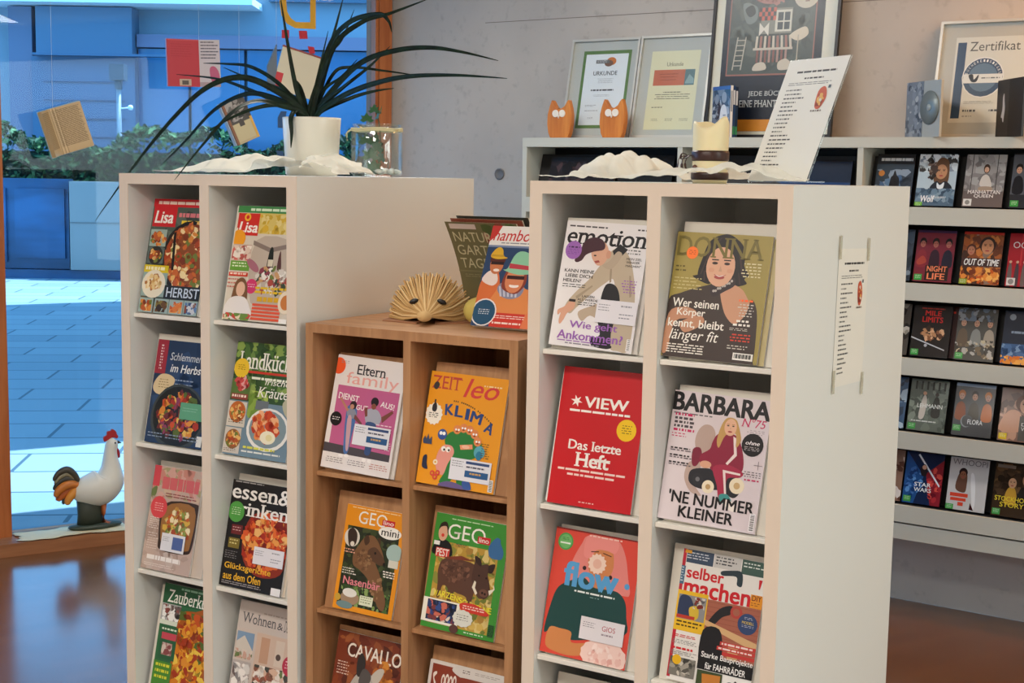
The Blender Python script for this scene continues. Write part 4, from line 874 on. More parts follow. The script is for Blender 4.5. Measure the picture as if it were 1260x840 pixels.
magazine('L', 2, .037, .176, .276, .006, c_pink(.176, .276), 'pale pink food magazine with a coral circle and a baking tin', 0, .0057, [('address_label', .36, .63, .84, .8, addr_sq)])
spare('L', 2, .046, .205, .268, .004, '#cbbcae', 'wider pale magazine peeking out behind the pink one with the baking tin', 0)
magazine('L', 2, .318, .207, .273, .006, c_essen(.207, .273), 'black food magazine with big white lettering and a roasted red dish', 0, .0047, [('address_label', .5, .585, .98, .745, addr)])
spare('L', 2, .326, .207, .268, .003, '#d4c6b4', 'magazine peeking out behind the black one with the roasted red dish', 0)
magazine('L', 3, .058, .207, .297, .006, c_zauber(.207, .297), 'green magazine with golden dumplings, bottom left of the rack by the window', 0, 0)
magazine('L', 3, .332, .207, .298, .006, c_wohnen(.207, .298), 'pale home decorating magazine, bottom right of the rack by the window', 0, 0)

# ------------------------------------------------------------------ wall shelf with films
BT, BP, BW = 1.771, .2735, .742
t = empty('wall_shelf', UF['B'], 'long pale film shelf mounted on the concrete wall behind the racks', 'shelf')
x1B = 3.73
m_ = MB(); m_.box(0, x1B, 0, .24, BT-.038, BT); m_.build('top_board', GREYW, t)
for i in range(6):
    x = i*BW if i else 0
    m_ = MB(); m_.box(max(0, x-.0), x+.022, .002, .238, .30, BT-.038); m_.build('side_panel' if i in (0, 5) else 'divider', GREYW, t)
m_ = MB(); m_.box(.022, x1B, .225, .238, .30, BT-.038); m_.build('back_panel', DARKP, t)
LB = [BT-.2492-i*BP for i in range(5)]
for z in LB:
    for i in range(5):
        xa, xb = i*BW+.022, (i+1)*BW
        m_ = MB(); m_.box(xa, xb, 0, .016, z-.063, z); m_.build('fascia', GREYW, t)
        m_ = MB(); m_.box(xa, xb, .016, .225, z-.016, z-.001); m_.build('shelf_board', DARKP, t)
        m_ = MB(); m_.box(xa, xb, 0, .006, .004, .19, M=T_(0, .075, z) @ Rx(-.28)); m_.build('display_flap', DARKP, t)
for i in range(5):
    m_ = MB(); m_.box(i*BW+.022, (i+1)*BW, .004, .225, .30, .358); m_.build('bottom_board', GREYW, t)

CASE = mat('case_black', '#121112', .4)
def dvd(row, u0, art, label, w=.14, h=.19, lean=0, dy=0, tilt=.24, case=None):
    t_ = .014
    M = UF['B'] @ T_(u0+w/2, .052+dy, LB[row]+.002+abs(sin(lean))*w/2) @ Rx(-tilt) @ Matrix.Rotation(lean, 4, 'Y') @ Matrix(((1, 0, 0, 0), (0, 0, -1, 0), (0, 1, 0, 0), (0, 0, 0, 1)))
    mb = MB(); mb.box(-w/2, w/2, 0, h, 0, t_)
    o = mb.build('film_case', case or CASE, None, M, bevel=.0015); tag(o, label, 'film case', 'film cases on the wall shelf')
    art.build('sleeve', o, t_-.0002, mtl=PG)
def DA(bg, seed, w=.14, h=.19): return Art(w, h, bg, seed)
def usk(a, c='#3f9a48', x=.03, y=.86): return a.R(x, y, x+.2, y+.115, c).X(x+.03, y+.02, x+.17, y+.09, 3, '#d8ecd0', .4, .1, 'c')
def people(a, cols, y0=.25, sk='#c99a7e'):
    n = len(cols)
    for i, (hc, bc) in enumerate(cols):
        x = (i+.5)/n; r = .28/n
        a.S([(x-r*1.3, y0+.5), (x-r*1.2, y0+.26), (x-r*.4, y0+.18), (x+r*.4, y0+.18), (x+r*1.2, y0+.26), (x+r*1.3, y0+.5)], bc)
        a.E(x, y0+.03, r*.95, hc, r*1.2); a.face(x, y0+.07, r*.72, sk, hc)
    return a
# top row
a = DA('#33404c', 51); a.B(('r', 0, .3, 1, 1), 50, .12, ['#4a6484', '#5d7894', '#3a4450', '#8a98a8']).R(0, 0, 1, .2, '#24262a').X(.1, .08, .95, .15, 1, '#cfd2d4', .8, .05).S([(.38, .95), (.4, .5), (.46, .42), (.5, .32), (.56, .42), (.64, .52), (.64, .95)], '#17181c').E(.15, .38, .08, '#c8803a')
dvd(0, 1.535, a, 'dark blue film case with a lone figure in black, leftmost of the top right row', lean=.0)
a = DA('#b9c8d0', 52); a.B(('r', 0, 0, 1, .35), 50, .1, ['#3c3a38', '#cfd8dc', '#8a94a0', '#e4e8ea']).S([(.5, .1), (.6, .06), (.75, .12), (.8, .3), (.78, .55), (.55, .6), (.42, .5), (.42, .25)], '#6a4a34').face(.6, .34, .15, '#c08a64', '#3a2a22').B((.35, .3, .12, .2), 30, .05, ['#4a3a34', '#7a6458', '#2c2624'])
a.S([(.36, .62), (.5, .52), (.6, .56), (.74, .52), (.9, .62), (.85, .68), (.4, .68)], '#2a2e36').S([(.52, .55), (.6, .6), (.7, .54), (.68, .66), (.54, .66)], '#e6e9ea').R(0, .68, 1, 1, '#52697e').B(('r', 0, .66, 1, .95), 40, .1, ['#6a8498', '#43586c', '#7f97a8']).T('Wolf', .14, .8, .5, .93, '#eef0f2', .02, .1).X(.42, .82, .86, .86, 2, '#d8dee2', .6)
dvd(0, 1.692, usk(a, '#6fae3c', .0, .93), 'pale blue film case with a man gazing upwards', lean=0)
a = DA('#8a8482', 53); a.B(('r', 0, 0, 1, .7), 50, .12, ['#9a9490', '#7a7472', '#a8a4a0']).R(.16, 0, .18, .7, '#4a4644').R(.78, 0, .8, .7, '#4a4644').S([(.4, .6), (.42, .44), (.52, .38), (.62, .44), (.68, .62)], '#d8ccc0').E(.53, .27, .08, '#4a3428', .12).face(.53, .29, .055, '#d8aa8c', '#3a2820').S([(.38, .62), (.7, .62), (.66, .74), (.42, .74)], '#a8927e').R(0, .7, 1, 1, '#6a5f5c').T('MANHATTAN', .12, .68, .92, .75, '#efe9e4', .01).T('QUEEN', .28, .76, .76, .83, '#efe9e4', .01).R(.03, .85, .24, .98, '#d8d8d4').E(.135, .915, .06, '#8a8a86')
dvd(0, 1.862, a, 'grey film case titled Manhattan Queen with a woman in cream')
a = people(DA('#55585e', 54), [('#1c1a1c', '#1b1c22'), ('#3a2c28', '#26262c'), ('#202024', '#6a2a2c')], .22); usk(a.R(0, .75, 1, 1, '#2a2c32'))
dvd(0, 2.025, a, 'dark film case with a group in black, right edge of the top row', h=.195)
# second row
a = people(DA('#7a2c38', 55), [('#2a1a1e', '#8a3038'), ('#1c171b', '#3a2630'), ('#16141a', '#2a2634')], .2, '#b06a5c'); a.R(0, .0, 1, .05, '#46304c').R(.3, .68, .9, .97, '#2c2422').T('NIGHT', .34, .69, .86, .80, '#e8835a', .03).T('LIFE', .36, .83, .82, .95, '#e8835a', .03).S([(.05, .6), (.2, .5), (.3, .62), (.1, .68)], '#b0483c')
dvd(1, 1.699, usk(a), 'dark red film case titled Night Life with three people')
a = DA('#8a4a2a', 56); a.B(('r', 0, 0, 1, 1), 80, .1, ['#a85a2c', '#6a3a26', '#c8783a', '#4a3024', '#8a7060']).E(.62, .25, .2, '#3a2a24', .22).face(.62, .28, .15, '#c88a62', '#2a1c18').E(.22, .34, .12, '#5a3428', .14).face(.22, .36, .09, '#b8785a', '#2c1c18').R(0, .0, 1, .05, '#b03428').P([(.0, .5), (1, .5), (1, .66), (.0, .66)], '#4a3430').T('OUT OF TIME', .07, .515, .95, .64, '#f2ece4', .03, .2).B(('r', 0, .68, 1, .98), 60, .07, ['#e08a3c', '#c85a24', '#f0b05a', '#7a3a20'])
dvd(1, 1.867, usk(a, '#8a9a2c', .0, .9), 'orange brown film case titled Out of Time with a big face', w=.14)
a = DA('#a8202a', 57); a.R(.3, 0, .34, .6, '#c8363a').R(.6, 0, .63, .6, '#c8363a').T('OCEANS', .1, .16, .98, .28, '#f0e6e2', .0)
for i in range(6): x = .08+i*.17; a.S([(x-.05, .98), (x-.045, .66), (x, .56), (x+.045, .66), (x+.05, .98)], '#4a3a40' if i % 2 else '#6a5a58').E(x, .54, .035, '#d8a88c')
a.R(.03, .84, .24, .98, '#d8d4d0').E(.135, .91, .07, '#8a8684'); dvd(1, 2.028, a, 'red film case titled Oceans at the right edge of the second row')
a = DA('#3c4450', 58).B(('r', 0, 0, 1, 1), 30, .15, ['#4a5868', '#2c343c', '#7a8894']); dvd(1, 1.548, a, 'film case half hidden by the tall white rack, second row')
# third row
a = DA('#26211f', 59); a.X(.2, .05, .8, .08, 1, '#a83428', .8, 0).T('MILE', .3, .10, .72, .2, '#d8302a', .03).T('LIMITS', .24, .22, .78, .33, '#d8302a', .03).B((.55, .55, .3, .12), 50, .06, ['#8a5a3c', '#b8845c', '#5a3a2c', '#d8a880', '#3a2a22']).P([(.0, .62), (.9, .84), (.9, .86), (0, .645)], '#c8c8cc').E(.4, .78, .04, '#b8b8bc')
dvd(2, 1.700, usk(a), 'black film case with red title lettering in the third row')
a = DA('#3a1c1a', 60).X(.3, .1, .95, .25, 2, '#d83a2c', .7); dvd(2, 1.722, a, 'film case peeking out behind the black one with red lettering', dy=.016)
a = people(DA('#55524c', 61), [('#3a2c24', '#6a5a4a'), ('#2a221e', '#8a8a84'), ('#5a4a3c', '#a89a88')], .22); a.B(('r', 0, 0, 1, .25), 30, .08, ['#6a7684', '#8a8e90', '#4a4a48']).B(('r', 0, .6, 1, .95), 50, .06, ['#7a6a54', '#b8b2a8', '#4a443c', '#c8b898'])
dvd(2, 1.862, usk(a, '#4fa052'), 'brownish film case with a crowd and a green square', w=.14)
a = DA('#232a38', 62); a.E(.2, .12, .08, '#8a949c').X(.2, .38, .95, .44, 1, '#8a98a8', .7).R(0, .62, 1, 1, '#3a5a84').B(('r', 0, .62, 1, .85), 30, .1, ['#4a6c98', '#2c4a74', '#7a98b8']).B(('r', 0, .84, 1, 1), 40, .06, ['#e08a2c', '#d8701c', '#f0a84a'])
dvd(2, 2.026, a, 'dark film case with blue and orange foot at the right edge of the third row')
a = DA('#4a443e', 63).B(('r', 0, 0, 1, 1), 30, .12, ['#8a8478', '#2c2824', '#b8b0a4']); dvd(2, 1.550, a, 'film case half hidden by the tall white rack, third row')
# fourth row
a = DA('#5d665c', 64); a.B(('r', 0, 0, 1, 1), 50, .1, ['#6a7468', '#4a524a', '#7f897c'])
for i in range(6): a.R(.12+i*.15, .04, .17+i*.15, .2, '#23261f')
a.S([(.28, .74), (.33, .4), (.4, .3), (.46, .42), (.42, .74)], '#c8c0b4').E(.39, .27, .05, '#c89a7c').S([(.6, .7), (.64, .4), (.72, .32), (.8, .42), (.82, .7)], '#1d1f1c').E(.71, .28, .05, '#3a2a24').T('LEHMANN', .22, .47, .88, .55, '#e4e6e0', .01).X(.1, .8, .9, .84, 1, '#c8ccc4', .6)
dvd(3, 1.703, usk(a), 'greenish grey film case with two standing figures')
a = people(DA('#4a4c4e', 65), [('#b8682c', '#8a4a2c'), ('#26201e', '#3f3a30'), ('#c87a3c', '#b86a3c')], .18); a.R(0, 0, 1, .06, '#8aa0b8').E(.34, .72, .14, '#8a9494', .16).E(.37, .71, .14, '#4a4c4e', .15).T('FLORA', .38, .68, .76, .77, '#e8eaea', .01)
dvd(3, 1.868, usk(a, '#4fa052', .02, .8), 'grey film case with a person in sunglasses and orange haired figures', w=.142, h=.195)
a = DA('#8a6a5c', 66); a.B(('r', 0, 0, 1, 1), 30, .12, ['#a8826c', '#6a5048', '#c89a80']).E(.6, .28, .24, '#6a4030', .22).face(.62, .32, .15, '#d8a484', '#4a2c22').S([(.0, .8), (.2, .44), (.5, .46), (.55, .8)], '#cf9a7c').R(.5, .52, 1, .98, '#5a5650').T('DIE', .56, .64, .8, .7, '#e8e4de', 0).T('WEITE', .56, .72, .95, .79, '#e8e4de', 0)
dvd(3, 2.032, usk(a, '#e0c02c'), 'pinkish film case with a woman leaning over, right edge of the fourth row')
a = DA('#3c5878', 67).B(('r', 0, 0, 1, 1), 30, .12, ['#5a7898', '#2c3c50', '#a8bccc']); dvd(3, 1.552, a, 'bluish film case half hidden by the tall white rack, fourth row')
# fifth row
a = DA('#16284a', 68); a.P([(.0, .0), (.5, .45), (.3, 1), (.0, 1)], '#24508c').P([(1, .1), (.55, .4), (.75, 1), (1, 1)], '#8a2430').B((.25, .6, .22, .3), 40, .06, ['#3a6cb0', '#1c3c70', '#5a90cc']).B((.8, .6, .18, .3), 40, .06, ['#b03038', '#6a1a28', '#d85048']).P([(.3, .05), (.34, .03), (.95, .6), (.93, .63)], '#e4eaf4').S([(.4, .3), (.5, .22), (.58, .3), (.56, .44), (.44, .44)], '#2a2228').E(.5, .28, .06, '#c89a84').T('STAR', .28, .58, .72, .66, '#eef2f4', .02).T('WARS', .28, .68, .74, .76, '#eef2f4', .02)
dvd(4, 1.700, usk(a), 'blue and red film case with a diagonal white streak')
a = DA('#c9c6c4', 69); a.T('WHOOPI', .06, .03, .95, .14, '#7a7478', -.005).S([(.2, .6), (.24, .34), (.34, .24), (.46, .3), (.48, .5), (.44, .66)], '#6a4a3c').E(.36, .28, .11, '#2a2022', .12).face(.36, .33, .08, '#8a5a44', '#1c1618').R(.08, .68, .54, .75, '#d84a34').R(.1, .77, .5, .83, '#d84a34').R(.3, .85, .44, .92, '#d84a34').S([(.56, .3), (.66, .34), (.74, .8), (.7, .98), (.62, .7)], '#e6e4e4').P([(.62, .84), (.72, .98), (.6, .97)], '#3a1a1c')
dvd(4, 1.862, usk(a, '#4fa052', .0, .9), 'white film case titled Whoopi with red lettering')
a = DA('#3a2c20', 70); a.B(('r', 0, 0, 1, .6), 40, .1, ['#4a3828', '#6a5034', '#2a2018']).R(.05, .03, .5, .09, '#8a7a6a').S([(.3, .75), (.34, .5), (.48, .42), (.58, .55), (.6, .75)], '#c89a3a').face(.46, .36, .1, '#d8a880', '#6a4a2c').face(.82, .28, .12, '#c8946c', '#1c1816').S([(.6, .75), (.66, .46), (.8, .42), (1, .46), (1, .75)], '#26221f').T('STOCKHOLM', .06, .62, .98, .71, '#ead23a', .02).T('STORY', .2, .73, .8, .82, '#ead23a', .02)
dvd(4, 2.024, usk(a, '#4fa052'), 'dark film case titled Stockholm Story with yellow lettering')
a = DA('#8a6a5a', 71).B(('r', 0, 0, 1, 1), 30, .12, ['#c8b0a0', '#5a3a30', '#e0d4cc']); dvd(4, 1.553, a, 'film case half hidden by the tall white rack, fifth row')
# left compartments of the top row, mostly hidden behind the white rack
a = Art(.32, .15, '#232023', 72); a.B(('r', 0, 0, .6, 1), 30, .08, ['#2c282c', '#383438', '#1c1a1c', '#4a3a3c'])
for x in (.63, .77, .9): a.E(x, .72, .075, '#33241f', .09).face(x, .78, .055, '#b5806a', '#2c1e1a')
dvd(0, .10, a, 'wide dark box set with three faces on the wall shelf behind the candle rack', w=.32, h=.17)
a = Art(.25, .18, '#1c1e20', 73); a.R(.04, .04, .5, .3, '#8e9192').B(('r', .04, .05, .5, .28), 14, .05, ['#26282a', '#b8bcbd', '#4a4c4e'])
dvd(0, .455, a, 'dark box with a pale patch behind the gauze cloth', w=.22, h=.175)
a = Art(.28, .16, '#16263c', 74); a.R(0, .5, 1, .8, '#1f3f6c'); dvd(0, 1.16, a, 'dark blue box on the wall shelf behind the tilted sign', w=.28, h=.165)

# ------------------------------------------------------------------ things standing on the wall shelf
def leanM(a0, w, h, bbot=.15, btop=.236, frame_t=.02):
    th = math.asin((btop-bbot)/h)
    return UF['B'] @ T_(a0+w/2, bbot, BT+.001) @ Matrix(((1, 0, 0, 0), (0, sin(th), -cos(th), 0), (0, cos(th), sin(th), 0), (0, 0, 0, 1)))
SILVER = mat('silver_frame', '#c2c2bb', .35, .3)
GLZ = glass_mat('picture_glass', (.97, .98, .98), .015, .3)
def pic(a0, w, h, label, mount, art, fm, fw=.01, bbot=.15):
    M = leanM(a0, w, h, bbot)
    t = empty('picture_frame', M, label, 'picture frame')
    m_ = MB()
    for q in ((-w/2, w/2, 0, fw), (-w/2, w/2, h-fw, h), (-w/2, -w/2+fw, fw, h-fw), (w/2-fw, w/2, fw, h-fw)): m_.box(q[0], q[1], q[2], q[3], 0, .018)
    m_.build('frame', fm, t)
    m_ = MB(); m_.box(-w/2+fw, w/2-fw, fw, h-fw, .002, .006); m_.build('mount', mount, t)
    aw, ah, ax, ay = art.w, art.h, art.ox, art.oy
    art.build('certificate', t, .0062, T_(-w/2+ax+aw/2, h-ay-ah, 0))
    m_ = MB(); m_.box(-w/2+fw, w/2-fw, fw, h-fw, .0145, .0155); m_.build('glass', GLZ, t)
    return t
MOUNT = mat('mount_grey', '#b7bab6', .8)
a = Art(.235, .335, '#5f7f4a', 81); a.R(.06, .045, .94, .96, '#dfe5ea'); a.ox, a.oy = .06, .05
a.E(.60, .14, .1, '#c8743a', .075).E(.55, .165, .09, '#7a5a4a', .06).R(.28, .12, .56, .165, '#6a6a6a').X(.3, .128, .54, .158, 2, '#d8d8d8', .5)
a.T('URKUNDE', .25, .265, .75, .32, '#3a3c40', .015).X(.34, .36, .7, .43, 4, '#9aa0a6', .4, .2, 'c').X(.24, .50, .72, .525, 1, '#4a4c50', .8, .05).X(.3, .57, .66, .60, 2, '#8a9096', .4, .2, 'c').X(.16, .70, .4, .73, 2, '#7a8088', .5, .3).X(.16, .77, .5, .785, 1, '#7a8088', .5).X(.24, .86, .38, .885, 2, '#7a8088', .5)
pic(.105, .335, .428, 'silver framed certificate with green border, left of the cream one', MOUNT, a, SILVER)
a = Art(.225, .33, '#d9d6b4', 82); a.ox, a.oy = .055, .065
a.T('Urkunde', .33, .145, .67, .195, '#5a5a4c', .0, 0, 1).R(.09, .24, .93, .44, '#bb6347').R(.73, .24, .93, .44, '#4a7078').P([(.75, .4), (.82, .3), (.92, .36), (.92, .42), (.75, .42)], '#7fa0a4').X(.2, .29, .6, .4, 3, '#8c4a36', .35, .2, 'c')
a.X(.32, .52, .7, .54, 1, '#6a6a5a', .6, .1, 'c').X(.14, .55, .9, .63, 3, '#6a6a5a', .45, .15, 'c').X(.12, .71, .4, .73, 1, '#7a7a6a', .6)
for i in range(3): a.X(.14+i*.29, .86, .32+i*.29, .9, 2, '#6a6a5a', .5)
pic(.444, .335, .43, 'silver framed cream certificate with an orange band', MOUNT, a, SILVER)
# large framed poster
pw, ph = .535, .80
a = Art(pw-.03, ph-.03, '#dcdacb', 83); a.ox, a.oy = .015, .015
y = lambda v: v
a.R(.065, .03, .90, .985, '#1a2233').R(.11, .05, .835, .70, '#a06a60').R(.12, .058, .825, .692, '#4c5654')
a.B(('r', .12, .06, .82, .69), 150, .05, ['#4a5452', '#56605c', '#414a4a', '#5e6662'])
# house figure: patchwork body on striped skirt and two feet, round pale moon, tree, ladder, window
a.E(.45, .24, .19, '#a8706a', .15).B((.45, .24, .17, .1), 70, .03, ['#b07a72', '#8a5650', '#c49a8c', '#9a625a'])
a.E(.745, .30, .105, '#cfc6b4').R(.70, .285, .735, .292, '#5a4a44').R(.77, .285, .80, .292, '#5a4a44').R(.735, .33, .77, .335, '#8a5a50').S([(.66, .22), (.74, .19), (.8, .22), (.74, .24), (.7, .27)], '#cfc6b4')
a.R(.38, .36, .64, .49, '#8a8a80').R(.5, .37, .635, .48, '#d8d4c6').R(.52, .382, .565, .425, '#39444a').R(.575, .382, .62, .425, '#39444a').R(.52, .432, .565, .47, '#39444a').R(.575, .432, .62, .47, '#39444a')
for i in range(6):
    for j in range(3): a.R(.36+i*.024, .355+j*.022, .384+i*.024, .377+j*.022, '#c85a44' if (i+j) % 2 else '#3a3438')
a.P([(.37, .43), (.41, .46), (.45, .43), (.45, .5), (.41, .47), (.37, .5)], '#e0dace')
for i in range(9): a.P([(.35+i*.034, .50), (.369+i*.034, .50), (.365+i*.036, .56), (.345+i*.036, .56)], '#a8746a' if i % 2 else '#cfc4b4')
a.R(.33, .56, .66, .572, '#c8beb0')
for i in range(8): a.R(.36+i*.034, .572, .378+i*.034, .635, '#b08a80' if i % 2 else '#8a5a54')
a.S([(.36, .64), (.43, .635), (.45, .67), (.34, .675)], '#cfc4b4').S([(.55, .635), (.62, .62), (.67, .665), (.56, .675)], '#cfc4b4').S([(.63, .5), (.75, .46), (.78, .5), (.7, .53)], '#d8ccb8').R(.695, .5, .705, .66, '#b8ad9c')
a.S([(.22, .33), (.34, .35), (.34, .42), (.26, .43)], '#7a8482').S([(.24, .36), (.3, .34), (.33, .38), (.28, .4)], '#2c3436')
a.P([(.19, .50), (.2, .50), (.17, .67), (.16, .67)], '#b8b2a6').P([(.26, .50), (.27, .50), (.24, .67), (.23, .67)], '#b8b2a6')
for i in range(6): a.R(.165+i*.004, .645-i*.026, .245+i*.004, .65-i*.026, '#b8b2a6')
a.T('JEDE BÜCHEREI', .32, .775, .72, .812, '#c9cdd0', .006, 0, 1).T('EINE PHANTASIE', .25, .826, .67, .862, '#c9cdd0', .006, 0, 1)
a.R(.065, .925, .90, .985, '#d38a2a')
pic(.787, pw, ph, 'large black framed poster with a house figure and navy text band', mat('poster_mount', '#d5d3c5', .8), a, mat('black_frame', '#16161a', .4), .012)
# certificate with the blue seal
a = Art(.262, .315, '#d3d6d0', 84); a.ox, a.oy = .06, .06
a.R(.03, .06, .15, .95, '#274468').T('Zertifikat', .20, .055, .88, .165, '#55595a', -.012)
a.E(.415, .475, .285, '#e2e6e6').E(.415, .475, .27, '#38506e').E(.415, .475, .20, '#5f7a94').R(.15, .435, .68, .54, '#dfe4e4')
for i, ch in enumerate('BÜCHEREI-SIEGEL'):
    an = pi*(1.06-.98*i/14*1.0-.08)+.12; an = pi-.25-(pi-.5)*i/14
    x, yy = .415+.235*cos(an), .475-.235*sin(an)*a.w/a.h
    a.T(ch, x-.0115, yy-.0145, x+.0115, yy+.0145, '#e8ecee', .0, 0, 0, pi/2-an)
a.S([(.22, .45), (.28, .44), (.3, .5), (.36, .44), (.34, .52), (.27, .525)], '#2a2f38').X(.4, .475, .66, .495, 1, '#6a747c', .7, .05)
a.X(.14+.05, .75, .62, .79, 3, '#9aa09c', .4).X(.19, .85, .4, .885, 1, '#4a4e54', .7, .3).X(.55, .85, .72, .88, 1, '#4a4e54', .7, .2).X(.19, .92, .34, .94, 1, '#8a8e8c', .6)
pic(1.70, .42, .43, 'silver framed certificate with a round blue seal, right end of the shelf', MOUNT, a, SILVER)

OWLW = noise_mat('owl_timber', '#b8651e', '#d08232', scale=(14, 14, 1.2), nscale=3, rough=.5)
def owl(a0, label, rot=0):
    M = UF['B'] @ T_(a0, .055, BT) @ Rz(rot)
    o = [(-.043, 0), (.043, 0), (.052, .02), (.059, .06), (.060, .095), (.055, .125), (.045, .160), (.036, .150), (.026, .134), (.010, .124), (-.004, .122), (-.018, .13), (-.03, .150), (-.038, .160), (-.048, .135), (-.058, .10), (-.060, .06), (-.053, .02)]
    m_ = MB(); m_.prism(o, 0, .03, M=Matrix(((1, 0, 0, 0), (0, 0, 1, 0), (0, 1, 0, 0), (0, 0, 0, 1))))
    m_.f = [f[::-1] for f in m_.f]
    t = m_.build('wooden_owl', OWLW, None, M, bevel=.003); tag(t, label, 'wooden owl', 'orange wooden owls')
    for sx in (-1, 1):
        m_ = MB(); m_.lathe([(0, 0), (.0155, 0), (.0155, .003), (0, .003)], 20, smooth=False); e = m_.build('eye', mat('owl_white', '#e6dfd2', .5), t, T_(sx*.0165, 0, .103) @ Rx(pi/2))
    m_ = MB(); m_.prism([(-.006, .008), (.006, .008), (0, -.006)], 0, .006); m_.build('beak', mat('owl_white'), t, T_(0, 0, .088) @ Rx(pi/2))
owl(.146, 'flat orange wooden owl left of the framed certificates'); owl(.405, 'flat orange wooden owl in front of the framed certificates')
# propped film cases on the shelf top
def open_case(a0, b0, aL, aR, artL, artR, label, disc=None, h=.2, cL=None, cR=None, wL=.13, wR=.13, mt=PM):
    t = empty('open_film_case', UF['B'] @ T_(a0, b0, BT), label, 'film case')
    for nm, wd, an, art, cc in (('left_cover', -wL, aL, artL, cL), ('right_cover', wR, aR, artR, cR)):
        m_ = MB(); x0, x1 = min(0, wd), max(0, wd); m_.box(x0, x1, 0, .01, 0, h)
        o = m_.build(nm, cc or CASE, t, Rz(an), bevel=.001)
        if art: art.build('sleeve', o, 0, T_((x0+x1)/2, 0, 0) @ Rx(pi/2), mtl=mt)
        if nm == 'right_cover' and disc:
            m_ = MB(); m_.lathe([(.008, 0), (.06, 0), (.06, .0015), (.008, .0015)], 36); m_.lathe([(0, .001), (.012, .001), (.012, .004), (0, .004)], 16, mi=1)
            m_.build('disc', [mat('disc_grey', '#7f8a8a', .42, .3), mat('disc_hub', '#aab4b4', .3)], o, T_((x0+x1)/2-.01, -.002, h*.52) @ Rx(pi/2))
a = Art(.122, .2, '#7c848c', 91); a.B(('r', 0, 0, 1, 1), 70, .1, ['#878e98', '#5d656f', '#9aa0a6', '#4a525c', '#b3b6b6'])
open_case(1.705, .042, -.75, -.70, a, None, 'open pale film case showing a grey disc, standing left of the sealed certificate', True, cR=mat('case_clear', '#a9aaa2', .3), wL=.122, wR=.112)
a = Art(.112, .2, '#2c2624', 92); a.S([(.5, .3), (.6, .24), (.64, .36), (.7, .5), (.66, .62), (.6, .74), (.5, .66), (.4, .64), (.5, .5)], '#cfc8c4')
open_case(2.008, .034, -.95, -.90, a, Art(.112, .2, '#221e1d', 93), 'open black film case with a pale figure, standing before the sealed certificate', wL=.112, wR=.112)
# films standing in front of the poster
def upright(a0, b0, rot, w, d, h, art, spine, label):
    M = UF['B'] @ T_(a0, b0, BT) @ Rz(rot)
    m_ = MB(); m_.box(0, w, 0, d, 0, h); o = m_.build('film_case', mat('case_blue', '#1d3050', .3), None, M, bevel=.0012); tag(o, label, 'film case', 'film cases in front of the poster')
    if art: art.build('sleeve', o, 0, T_(w/2, 0, 0) @ Rx(pi/2), mtl=PG)
    if spine: spine.build('spine', o, 0, T_(w+.0001, d/2, 0) @ Rz(pi/2) @ Rx(pi/2), mtl=PG)
a = Art(.135, .2, '#5d646c', 94); a.B(('r', 0, .05, 1, .95), 60, .14, ['#2c3038', '#6a7078', '#9aa0a6', '#3a4048', '#26282c']); a.S([(.42, .95), (.46, .5), (.6, .36), (.8, .45), (.9, .95)], '#d4d6d6').R(.0, 0, 1, .07, '#2f4a86').E(.66, .22, .14, '#8a8c8e', .16).E(.25, .25, .12, '#7a7c80', .15); a.X(.62, .55, .8, .95, 6, '#2a3a5a', .6)
sp = Art(.016, .2, '#1f3a62', 95); sp.R(.2, .1, .8, .2, '#d8dce0').R(0, .75, 1, .92, '#2f7a4a')
upright(.844, .092, -.58, .135, .011, .2, a, Art(.011, .2, '#dfe2e4', 95).R(.2, .1, .8, .5, '#8a94a0'), 'pale film case with a figure in white before the poster')
for i, (c_, lb) in enumerate((('#1f3a62', 'dark blue film case directly behind the pale one before the poster'), ('#16273f', 'navy film case at the back of the three before the poster'))):
    upright(.844+.0115*(i+1)*sin(.58), .092+.0115*(i+1)*cos(.58), -.58, .135, .011, .198-.003*i, None, Art(.011, .198-.003*i, c_, 96+i).R(.15, .08, .85, .36, '#c8d0d8').R(.1, .78, .9, .94, '#2f7a4a'), lb)

# ------------------------------------------------------------------ on top of the white rack by the window
def Lp(a, b, z): return UF['L'] @ T_(a, b, z)
GAUZE = bpy.data.materials.new('gauze'); GAUZE.use_nodes = True; nt = GAUZE.node_tree; nt.nodes.clear()
o_ = nt.nodes.new('ShaderNodeOutputMaterial'); d1 = nt.nodes.new('ShaderNodeBsdfDiffuse'); d1.inputs[0].default_value = (*lin('#fffdf4'), 1)
d2 = nt.nodes.new('ShaderNodeBsdfTranslucent'); d2.inputs[0].default_value = (*lin('#fffdf4'), 1); d3 = nt.nodes.new('ShaderNodeBsdfTransparent')
x1_ = nt.nodes.new('ShaderNodeMixShader'); x1_.inputs[0].default_value = .45; x2_ = nt.nodes.new('ShaderNodeMixShader'); x2_.inputs[0].default_value = .42
nt.links.new(d1.outputs[0], x1_.inputs[1]); nt.links.new(d2.outputs[0], x1_.inputs[2]); nt.links.new(x1_.outputs[0], x2_.inputs[1]); nt.links.new(d3.outputs[0], x2_.inputs[2]); nt.links.new(x2_.outputs[0], o_.inputs[0])
